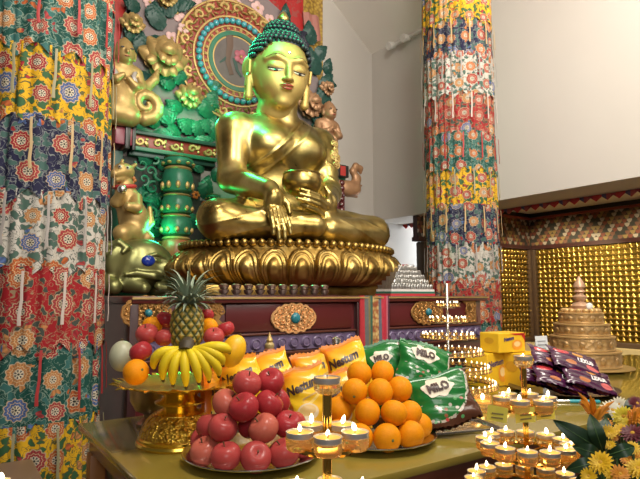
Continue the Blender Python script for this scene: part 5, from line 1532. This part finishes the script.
def tea_light(p, label, group, lit=True, fs=1.0):
    t = thing('tea_light', label, 'candle', p, (0,0,random.uniform(0,6)), group)
    for n_, me, l in SRCD:
        if n_ == 'flame' and not lit: continue
        o = bpy.data.objects.new(n_, me); COL.objects.link(o); o.parent = t; o.location = l
        if n_ == 'flame':
            o.location.x += random.uniform(-.003,.003); o.rotation_euler = (random.uniform(-.25,.25), random.uniform(-.3,.3), 0)
            k = random.uniform(.85, 1.25)*fs; o.scale = (k*random.uniform(.85,1.1), k*.95, k*random.uniform(.9,1.25))
    return t
gl = NT('glowing_amber_holder'); gl.set((1,.76,.42), .06, 0, Transmission_Weight=.85, IOR=1.3); gl.b.inputs['Emission Color'].default_value=(1,.45,.05,1); gl.b.inputs['Emission Strength'].default_value=.05  # weak emission and part of the amber tint stand in for candlelight
M_HOLD = gl.m
def holder_pts(): return [(0,-.0135),(CR*.84,-.0135),(CR*1.0,-.010),(CR*1.05,.001),(CR*1.05,.0035),(CR*1.0,.0035),(CR*.9,.0),(0,-.0005)]
WORDS = ['front', 'front right', 'right', 'back right', 'back', 'back left', 'left', 'front left']
def dirword(vx, vy):
    a = Vector((vx, vy, 0)); x = a.dot(sd); y = a.dot(cam_dir)
    k = int(round(atan2(x, y)/(tau/8))) % 8; return WORDS[k]
ORD = ['first','second','third','fourth','fifth','sixth','seventh','eighth','ninth','tenth','eleventh','twelfth','thirteenth','fourteenth','fifteenth','sixteenth','seventeenth','eighteenth','nineteenth','twentieth','twenty-first','twenty-second']
def place(i, n, ph):
    q = []
    for k in range(n):
        v = Vector((cos(tau*k/n+ph), sin(tau*k/n+ph), 0)); q.append((v.dot(cam_dir) >= 0, v.dot(sd), k))
    fr = q[i][0]; row = sorted(x for x in q if x[0] == fr); r = [x[2] for x in row].index(i)
    return '%s from left, %s row' % (ORD[r], 'front' if fr else 'back')
def candle_tree(label, base, ztop, tiers, stem_r, top_label, nm, lit_top=True):
    t = thing('candle_tree', label, 'candle stand', (base.x, base.y, 0))
    zb = .65
    g = G(); g.lathe([(stem_r,zb+.015),(stem_r,ztop-.016),(0,ztop-.015)], 20); g.build('stem', M_GPOL, t)
    g = G(); g.lathe([(0,zb),(.062,zb),(.062,zb+.008),(.03,zb+.02),(0,zb+.02)], 36); g.build('foot', M_GPOL, t)
    g = G(); g.lathe([(0,-.014),(CR*.7,-.014),(CR*1.0,-.009),(CR*1.02,-.001),(0,-.001)], 28, (0,0,ztop)); g.build('candle_holder', M_HOLD, t)
    tea_light((base.x, base.y, ztop), top_label, None, lit_top, .5)
    for ti, (z, R, n, ph, tn) in enumerate(tiers):
        g = G(); g.ring(R, .0045, 64, 8, TR((0,0,z-.013))); tr_ = g.build('tier_ring', M_GPOL, t)
        g = G()
        for i in range(min(n, 5)):
            a = tau*i/min(n, 5)+ph; g.tube([(0,0,z-.014),(R*cos(a),R*sin(a),z-.014)], .003, 6)
        g.lathe([(0,z-.024),(stem_r*2.4,z-.022),(stem_r*2.6,z-.012),(stem_r*1.3,z-.004)], 20); g.build('spokes', M_GPOL, tr_)
        hsrc = None
        for i in range(n):
            a = tau*i/n+ph; x, y = R*cos(a), R*sin(a)
            if hsrc is None: g = G(); g.lathe(holder_pts(), 24); hsrc = ho = g.build('candle_holder', M_HOLD, t)
            else: ho = hsrc.copy(); COL.objects.link(ho)
            ho.location = (x, y, z)
            tea_light((base.x+x, base.y+y, z+.0025), 'lit tea light, %s of %s, %s' % (place(i, n, ph), tn, nm), 'tea lights on the '+nm, True)
    return t
s1 = Vector(spot(327, .77)); s1.z = 0
z_at = lambda py, px, d_: (CP+ray(px, py)*(d_/Vector((ray(px,py).x, ray(px,py).y)).dot(DL))).z
zt1 = z_at(383, 328, .77)
candle_tree('small brass candle tree rising before the apples and oranges', s1, zt1, [(z_at(437,327,.77), .0395, 5, .35, 'upper tier'), (z_at(506,327,.77), .075, 9, .2, 'lower tier')], .0064,
   'unlit tea light on the tip of the small candle tree before the yellow packets', 'small candle tree', False)
s2 = Vector(spot(521, 1.13)); s2.z = 0
zt2 = z_at(360, 521, 1.13)
candle_tree('large brass candle tree with ringed tiers in front of the table at right', s2, zt2, [(z_at(402,521,1.13), .045, 6, .4, 'small top ring'), (z_at(446,521,1.13), .080, 12, .1, 'middle ring'), (z_at(486,521,1.13), .105, 15, .25, 'lowest ring in view')], .0055,
   'tea light on the tip of the large candle tree, before the yellow boxes', 'large candle tree')
# yellow paper tags hanging from the top ring of the large tree
for (px, py, lab) in ((497,411,'yellow paper tag hanging at the left under the top ring of the large candle tree'),(525,412,'yellow paper tag hanging at the middle under the top ring of the large candle tree'),(545,409,'yellow paper tag hanging at the right under the top ring of the large candle tree')):
    p = atd(px, py+4, 1.055 if px < 540 else 1.075)
    t = thing('paper_tag', lab, 'tag', p, (.1, .12 if px < 500 else -.1, -AZ+(px-520)*.004))
    g = G(); g.surf(lambda u, v: (-.019+.038*u, .003*sin(u*5), -.013+.030*v), 6, 4); g.surf(lambda u, v: (-.019+.038*u, .0006+.003*sin(u*5), -.013+.030*v), 6, 4); g.build('paper', simple('yellow_paper', (.80,.70,.10), .6), t)
    g = G()
    for k in range(2): g.box(-.011, .011, -.0042, -.0034, -.006+.008*k, -.003+.008*k)
    g.build('written_line', simple('grey_writing', (.25,.2,.06), .7), t)
# amber votive glasses on the table
for (px, py, lab) in ((483,402,'squat amber glass votive candle on the table right of the green packets'),(508,400,'amber glass votive candle on the table behind the large candle tree')):
    c = atz(px, py+9, TZ)
    t = thing('votive_candle', lab, 'candle', (c.x, c.y, TZ))
    g = G(); g.lathe([(0,0),(.026,0),(.030,.004),(.032,.02),(.029,.045),(.030,.052),(.028,.052),(.026,.03),(0,.03)], 28); g.build('glass', M_HOLD, t)
    g = G(); g.lathe([(0,.026),(.0255,.028),(.0255,.034),(0,.034)], 24); g.build('wax', M_WAX, t)
    flame_g(1.5).build('flame', M_FLAME, t, loc=(0,0,.036))
# tea light at the bottom left
p = atz(3, 479, .86)
t = tea_light((p.x, p.y, .85), 'bright tea light at the bottom left corner on the brown side table', None, True, 1.6)
p = Vector((p.x+.01, p.y+.02, 0))
# far candle tower with many small lamps
ft = Vector(spot(447, 2.27)); 
M_FLAME2 = emit('small_flame', (1,.80,.48), 6)
M_BUT = simple('small_brass_cup', (.80,.58,.30), .2, .8, .1, 30)
def lamp_mesh():
    g = G(); g.cur = 0; g.lathe([(0,0),(.006,0),(.008,.004),(.0115,.010),(.0118,.013),(.0105,.013),(0,.010)], 12)
    g.cur = 1; g.lathe([(0,.0105),(.0104,.011),(0,.0125)], 10, cap=False)
    g.cur = 2; g.lathe([(0,.013),(.0024,.0148),(.0022,.0175),(0,.0225)], 7)
    o = g.build('l', [M_BUT, M_WAX, M_FLAME2]); me = o.data; bpy.data.objects.remove(o); return me
LM = lamp_mesh()
t = thing('candle_tower', 'tall conical tower of small lamp tiers behind the green packets', 'candle stand', (ft.x, ft.y, TZ))
g = G(); g.lathe([(0,0),(.16,0),(.16,.006),(.012,.012),(.006,.02),(.006,z_at(285,447,2.27)-TZ),(0,z_at(283,447,2.27)-TZ)], 28); g.build('stem', M_SILVER, t)
TN = ['top', 'second', 'third', 'fourth', 'fifth', 'lowest']
for k, (yy, R, n) in enumerate(((306,.042,9),(321,.072,16),(337,.102,22),(353,.132,29),(369,.160,35),(385,.185,41))):
    z = z_at(yy, 447, 2.27)
    g = G(); g.lathe([(R-.016,z-TZ-.004),(R+.012,z-TZ-.004),(R+.013,z-TZ),(R-.016,z-TZ)], 48, cap=False); g.build('tier_ring', M_BUT, t)
    g = G()
    for i in range(4):
        a = tau*i/4; g.tube([(0,0,z-TZ-.006),(R*cos(a),R*sin(a),z-TZ-.005)], .003, 6)
    g.build('spokes', M_SILVER, t)
    for i in range(n):
        a = tau*i/n+.2*k
        o = bpy.data.objects.new('small_lamp', LM); COL.objects.link(o); o.location = (ft.x+R*cos(a), ft.y+R*sin(a), z); o.rotation_euler = (0,0,a)
        tag(o, 'small lit lamp, %s of %s tier, far lamp tower' % (place(i, n, .2*k), TN[k]), 'lamp', 'lamps on the %s tier of the tower' % TN[k])

# ---------------------------------------------------------------- flowers at the lower right
vb = Vector(spot(622, .95)); VZ = .80
t = thing('flower_vase', 'dark vase holding the bouquet at the lower right', 'vase', (vb.x, vb.y, .0))
g = G(); g.lathe([(0,0),(.07,0),(.075,.02),(.06,.3),(.07,.6),(.05,.75),(.055,.8),(.048,.8),(.045,.74),(0,.72)], 28); g.build('vase_body', simple('dark_vase_glaze', (.03,.03,.035), .25), t)
M_MUMS = {'yellow': simple('yellow_petals', (.74,.46,.01), .55, 0, .2, 60), 'white': simple('cream_petals', (.72,.68,.55), .5, 0, .08, 60), 'wine': simple('wine_petals', (.13,.015,.025), .5, 0, .2, 60), 'gold': simple('orange_petals', (.62,.24,.012), .55, 0, .2, 60), 'lemon': simple('lemon_petals', (.72,.60,.04), .55, 0, .1, 60)}
M_FST = simple('flower_stem', (.05,.11,.03), .6); M_FLF = simple('bouquet_leaf', (.013,.042,.015), .42, 0, .35, 20)
M_HEART = simple('flower_heart', (.55,.30,.02), .7)
def stem_to(c, t):
    b = Vector((vb.x+random.uniform(-.02,.02), vb.y+random.uniform(-.02,.02), .76))-c
    g = G(); g.tube([b, b*.5+Vector((0,0,.03)), Vector((0,0,-.004))], [.0025,.0025,.0022], 6); g.build('stem', M_FST, t)
def mum(px, py, d_, r, kind, label, layers=4, group=None):
    c = atd(px, py, d_)
    t = thing('chrysanthemum', label, 'flower', c, (0,0,0), group)
    face = (CP-c).normalized()+Vector((random.uniform(-.4,.4), random.uniform(-.4,.4), random.uniform(.2,.9))); face.normalize()
    Q = face.to_track_quat('Z', 'Y').to_matrix().to_4x4()
    g = G()
    for l in range(layers):
        n = 17-2*l; L = r*(1-.17*l); el = .15+.32*l
        for k in range(n):
            a = tau*(k+.5*(l % 2))/n+random.uniform(-.08,.08); w = L*.14
            def f(u, v, a=a, L=L, el=el, w=w):
                s = (v-.5)*2; q = L*(.12+.88*u); ww = w*sin(pi*min(1, .12+u*.86))**.6
                h = q*sin(el)*(1-.35*u); x = q*cos(el*(1-.4*u))
                return (x*cos(a)-s*ww*sin(a), x*sin(a)+s*ww*cos(a), h+.18*ww*s*s)
            g.surf(f, 5, 2, M=Q)
    g.build('petals', M_MUMS[kind], t, recalc=False, sharp=80)
    g = G(); g.ball((0,0,r*.12), (r*.22, r*.22, r*.12), 12, 6, Q); g.build('heart', M_HEART, t)
    stem_to(c, t); return t
mum(601, 463, .90, .021, 'yellow', 'yellow chrysanthemum lowest in the middle of the bouquet')
mum(638, 469, .93, .022, 'yellow', 'yellow chrysanthemum at the right edge, low in the bouquet')
mum(624, 417, 1.04, .022, 'lemon', 'pale lemon chrysanthemum at the upper part of the bouquet')
mum(612, 411, 1.10, .024, 'white', 'white flower at the top of the bouquet behind the lemon one')
mum(619, 405, 1.16, .020, 'white', 'smaller white flower peeking over the top of the bouquet')
mum(609, 432, 1.00, .014, 'yellow', 'small yellow flower below the white ones')
mum(606, 424, 1.04, .013, 'gold', 'small orange-gold flower beside the white ones')
mum(621, 430, 1.00, .014, 'yellow', 'small yellow flower at the heart of the bouquet next to the wine-red one')
mum(633, 434, .98, .022, 'wine', 'dark wine-red flower at the right of the bouquet')
mum(637, 404, 1.06, .018, 'wine', 'dark wine-red flower at the upper right edge of the frame')
mum(633, 448, .95, .013, 'yellow', 'small yellow flower under the wine-red one')
mum(589, 476, .90, .014, 'yellow', 'small yellow flower at the bottom left of the bouquet')
mum(620, 474, .90, .016, 'gold', 'orange flower at the bottom of the bouquet')
mum(638, 416, 1.0, .020, 'gold', 'orange spiky flower at the right edge above the wine-red one')
def spiky(px, py, d_, L, label, leanpx):
    c = atd(px, py, d_); t = thing('heliconia', label, 'flower', c)
    tip = atd(leanpx[0], leanpx[1], d_)-c; ax_ = tip.normalized()
    g = G()
    for k in range(7):
        a = -.75+1.5*k/6; dv = (ax_+sd*a*.55+cam_dir*random.uniform(-.2,.3)).normalized(); l = tip.length*(1-.4*abs(a))*random.uniform(.8,1.1)
        g.tube([dv*0, dv*l*.3, dv*l*.7+Vector((0,0,.004)), dv*l], [.003,.0048,.0032,.0006], 6)
    g.build('bracts', simple('heliconia_orange', (.72,.26,.015), .4, 0, .2, 30), t); stem_to(c, t)
spiky(594, 416, 1.02, .1, 'orange spiky bird-like flower rising highest at the left of the bouquet', (577, 391))
spiky(594, 420, 1.0, .06, 'orange spiky flower spreading just above the dark leaves', (612, 402))
spiky(633, 430, 1.0, .08, 'orange spiky flower at the right frame edge of the bouquet', (640, 402))
def bleaf(a, b, d0, d1, w, label, bow=.02):
    w *= .78; p0 = atd(*a, d0); p1 = atd(*b, d1); t = thing('bouquet_leaf', label, 'leaf', p0)
    dv = p1-p0; side = dv.cross(CP-p0).normalized(); up = side.cross(dv).normalized()
    if up.dot(CP-p0) < 0: up = -up
    def f(u, v):
        s = (v-.5)*2; ww = w*sin(pi*min(1, .04+u*.95))**.75
        return tuple(dv*u+side*(s*ww)+up*(bow*sin(pi*u)-.25*ww*s*s+.004*abs(s)))
    g = G(); g.surf(f, 14, 4); g.surf(lambda u, v: tuple(Vector(f(u, v))-up*.0012), 14, 4); g.build('blade', M_FLF, t, sharp=80)
    g = G(); g.tube([Vector(f(k/8, .5))+up*.0006 for k in range(9)], [.0014-.00013*k for k in range(9)], 5); g.build('midrib', M_FST, t); stem_to(p0, t)
bleaf((604,452),(553,420), .99, .99, .022, 'broad dark green leaf arching left above the candle ring')
bleaf((602,450),(590,414), .98, 1.0, .018, 'dark green leaf standing upright under the orange flower', .03)
bleaf((598,462),(566,470), .93, .93, .016, 'dark leaf low at the left of the bouquet beside the candle cups')
bleaf((606,456),(634,447), .93, .93, .014, 'dark leaf pointing right above the lowest yellow flower')
bleaf((600,455),(572,446), .95, .96, .016, 'dark green leaf reaching left toward the candle cups')
bleaf((612,478),(596,452), .93, .96, .018, 'dark leaf behind the lowest yellow flower')
bleaf((620,470),(640,455), .97, .98, .018, 'dark leaf at the right bottom of the bouquet')
bleaf((603,446),(606,418), 1.02, 1.04, .016, 'dark leaf behind the small yellow flowers')
for k, (px, py, d_, rr, kd, lb) in enumerate(((610,445,.99,.011,'yellow','tiny yellow flower left of the wine-red flower, among dark leaves'),(627,460,.95,.012,'gold','small orange flower between the two low yellow chrysanthemums'),(613,437,1.0,.010,'gold','tiny orange flower under the small yellow flower at the heart'),(628,424,1.02,.011,'lemon','tiny lemon flower right of the pale lemon chrysanthemum'),(612,476,.91,.013,'yellow','small yellow flower under the middle chrysanthemum at the bottom edge'),(638,455,.96,.010,'gold','tiny orange flower at the right edge above the low yellow one'))):
    mum(px, py, d_, rr, kd, lb, 3)
for k, (a, b, d0, d1, w_, lb) in enumerate((((615,470),(589,462),.96,.96,.016,'dark leaf between the lowest yellow flower and the bottom small one'),((620,462),(612,440),1.0,1.02,.015,'dark leaf rising behind the lowest yellow chrysanthemum'),((628,470),(620,447),1.0,1.0,.015,'dark leaf under the wine-red flower'),((630,444),(640,428),1.03,1.03,.015,'dark leaf behind the wine-red flower at the right edge'),
    ((602,472),(575,479),.93,.92,.015,'dark leaf at the bottom beside the last candle cups'),((612,430),(600,408),1.08,1.1,.014,'dark leaf behind the white flowers'),((632,420),(630,398),1.1,1.12,.015,'dark leaf rising behind the right orange flower'),((606,440),(580,432),1.0,1.0,.014,'narrow dark leaf under the orange spiky flower pointing left'))):
    bleaf(a, b, d0, d1, w_, lb)
# lamp fitting on the ceiling line
a = atx(389, 48, XR-.05); b = atx(428, 27, XR-.05)
g = G(); g.tube([a, b], .018, 8); t = g.build('lamp_rail', M_WHITEP); tag(t, 'white lamp rail high on the right wall left of the brocade column', 'lamp rail')
for k, q in enumerate((.12, .5)):
    p = a.lerp(b, q); g = G(); g.lathe([(.03,-.02),(.045,.06),(.04,.08),(0,.08)], 16, (0,0,0), TR(p, (0,-1.9,0))); o = g.build('lamp_head', M_WHITEP, t)
# wire loop stand on the white wall
c = aty(404, 278, 4.5); 
g = G(); h_ = .13; g.tube([c+Vector((-.03,0,-c.z)), c+Vector((-.03,0,h_)), c+Vector((.03,0,h_)), c+Vector((.03,0,-c.z))], .007, 6); w = g.build('wire_stand', simple('grey_wire', (.35,.33,.35), .4)); tag(w, 'thin wire loop stand behind the cabinet against the white bay wall', 'stand')
g = G(); g.cbox(c+Vector((0,0,h_+.01)), (.09,.02,.03)); g.build('red_cap', M_REDP, w)
# ---------------------------------------------------------------- light
def area(name, loc, target, size, power, col, spread=None):
    l = bpy.data.lights.new(name, 'AREA'); l.energy = power; l.color = col; l.shape = 'RECTANGLE'
    l.size, l.size_y = size if hasattr(size, '__len__') else (size, size)
    o = bpy.data.objects.new(name, l); COL.objects.link(o); o.location = loc
    o.rotation_euler = (Vector(target)-Vector(loc)).to_track_quat('-Z', 'Y').to_euler()
    return o
def spot_l(name, loc, target, power, col, ang, blend=.5, r=.05):
    l = bpy.data.lights.new(name, 'SPOT'); l.energy = power; l.color = col; l.spot_size = ang; l.spot_blend = blend; l.shadow_soft_size = r
    o = bpy.data.objects.new(name, l); COL.objects.link(o); o.location = loc
    o.rotation_euler = (Vector(target)-Vector(loc)).to_track_quat('-Z', 'Y').to_euler()
def point(name, loc, power, col, r=.05):
    l = bpy.data.lights.new(name, 'POINT'); l.energy = power; l.color = col; l.shadow_soft_size = r
    o = bpy.data.objects.new(name, l); COL.objects.link(o); o.location = loc
WARM = (1, .86, .68); NEUT = (1, .925, .81)
area('ceiling_light', (.6, -.2, 4.6), (1.4, 2.6, 1.3), (.9, .9), 105, NEUT)
area('ceiling_light', (2.7, .9, 4.0), (2.6, 3.2, 1.2), (.7, .7), 38, NEUT)
area('added_uplight', (1.4, -.2, 3.0), (2.6, 3.6, 4.6), (1.8, 1.8), 105, NEUT)  # unseen uplight added to brighten the ceiling and back wall
area('fill_light', (-1.0, -2.6, 2.8), (2.2, 3.0, 1.6), (1.6, 1.6), 50, (1, .97, .93))  # broad unseen fill lamp added behind the viewer
spot_l('statue_spot', (.9, .4, 3.7), (1.9, 3.1, 2.4), 95, WARM, .62)
spot_l('green_spot', (1.15, 2.45, 4.1), (1.80, 3.15, 2.80), 230, (.02, 1, .40), .55, .7)
spot_l('green_back_spot', (1.45, 3.82, 3.70), (1.80, 3.22, 2.62), 130, (.02, 1, .40), .75, .6)
point('green_lamp', (1.42, 3.70, 2.72), 6, (.02, 1, .40))
point('green_lamp', (1.20, 3.66, 1.80), 3, (.02, 1, .40))
for i in range(3): spot_l('bay_downlight', (4.75, 1.4+.9*i, 2.3), (5.7, 1.7+.9*i, 1.3), 150, (1, .84, .5), 1.5, .6)
spot_l('bay_downlight', (4.6, 3.1, 2.3), (4.8, 3.95, 1.3), 50, (1, .84, .5), 1.5, .6)
area('bay_wall_fill', (4.95, 4.22, 1.7), (4.15, 4.6, 1.6), (.2, 1.2), 13, (.86, .93, 1))  # cool lamp added out of sight behind the panel to brighten the bay wall
w = bpy.data.worlds.new('world'); S.world = w; w.use_nodes = True
b = w.node_tree.nodes['Background']; b.inputs[0].default_value = (1, .93, .84, 1); b.inputs[1].default_value = .08
S.view_settings.view_transform = 'Standard'; S.view_settings.look = 'None'; S.view_settings.exposure = 0; S.view_settings.gamma = 1
S.view_settings.use_curve_mapping = False
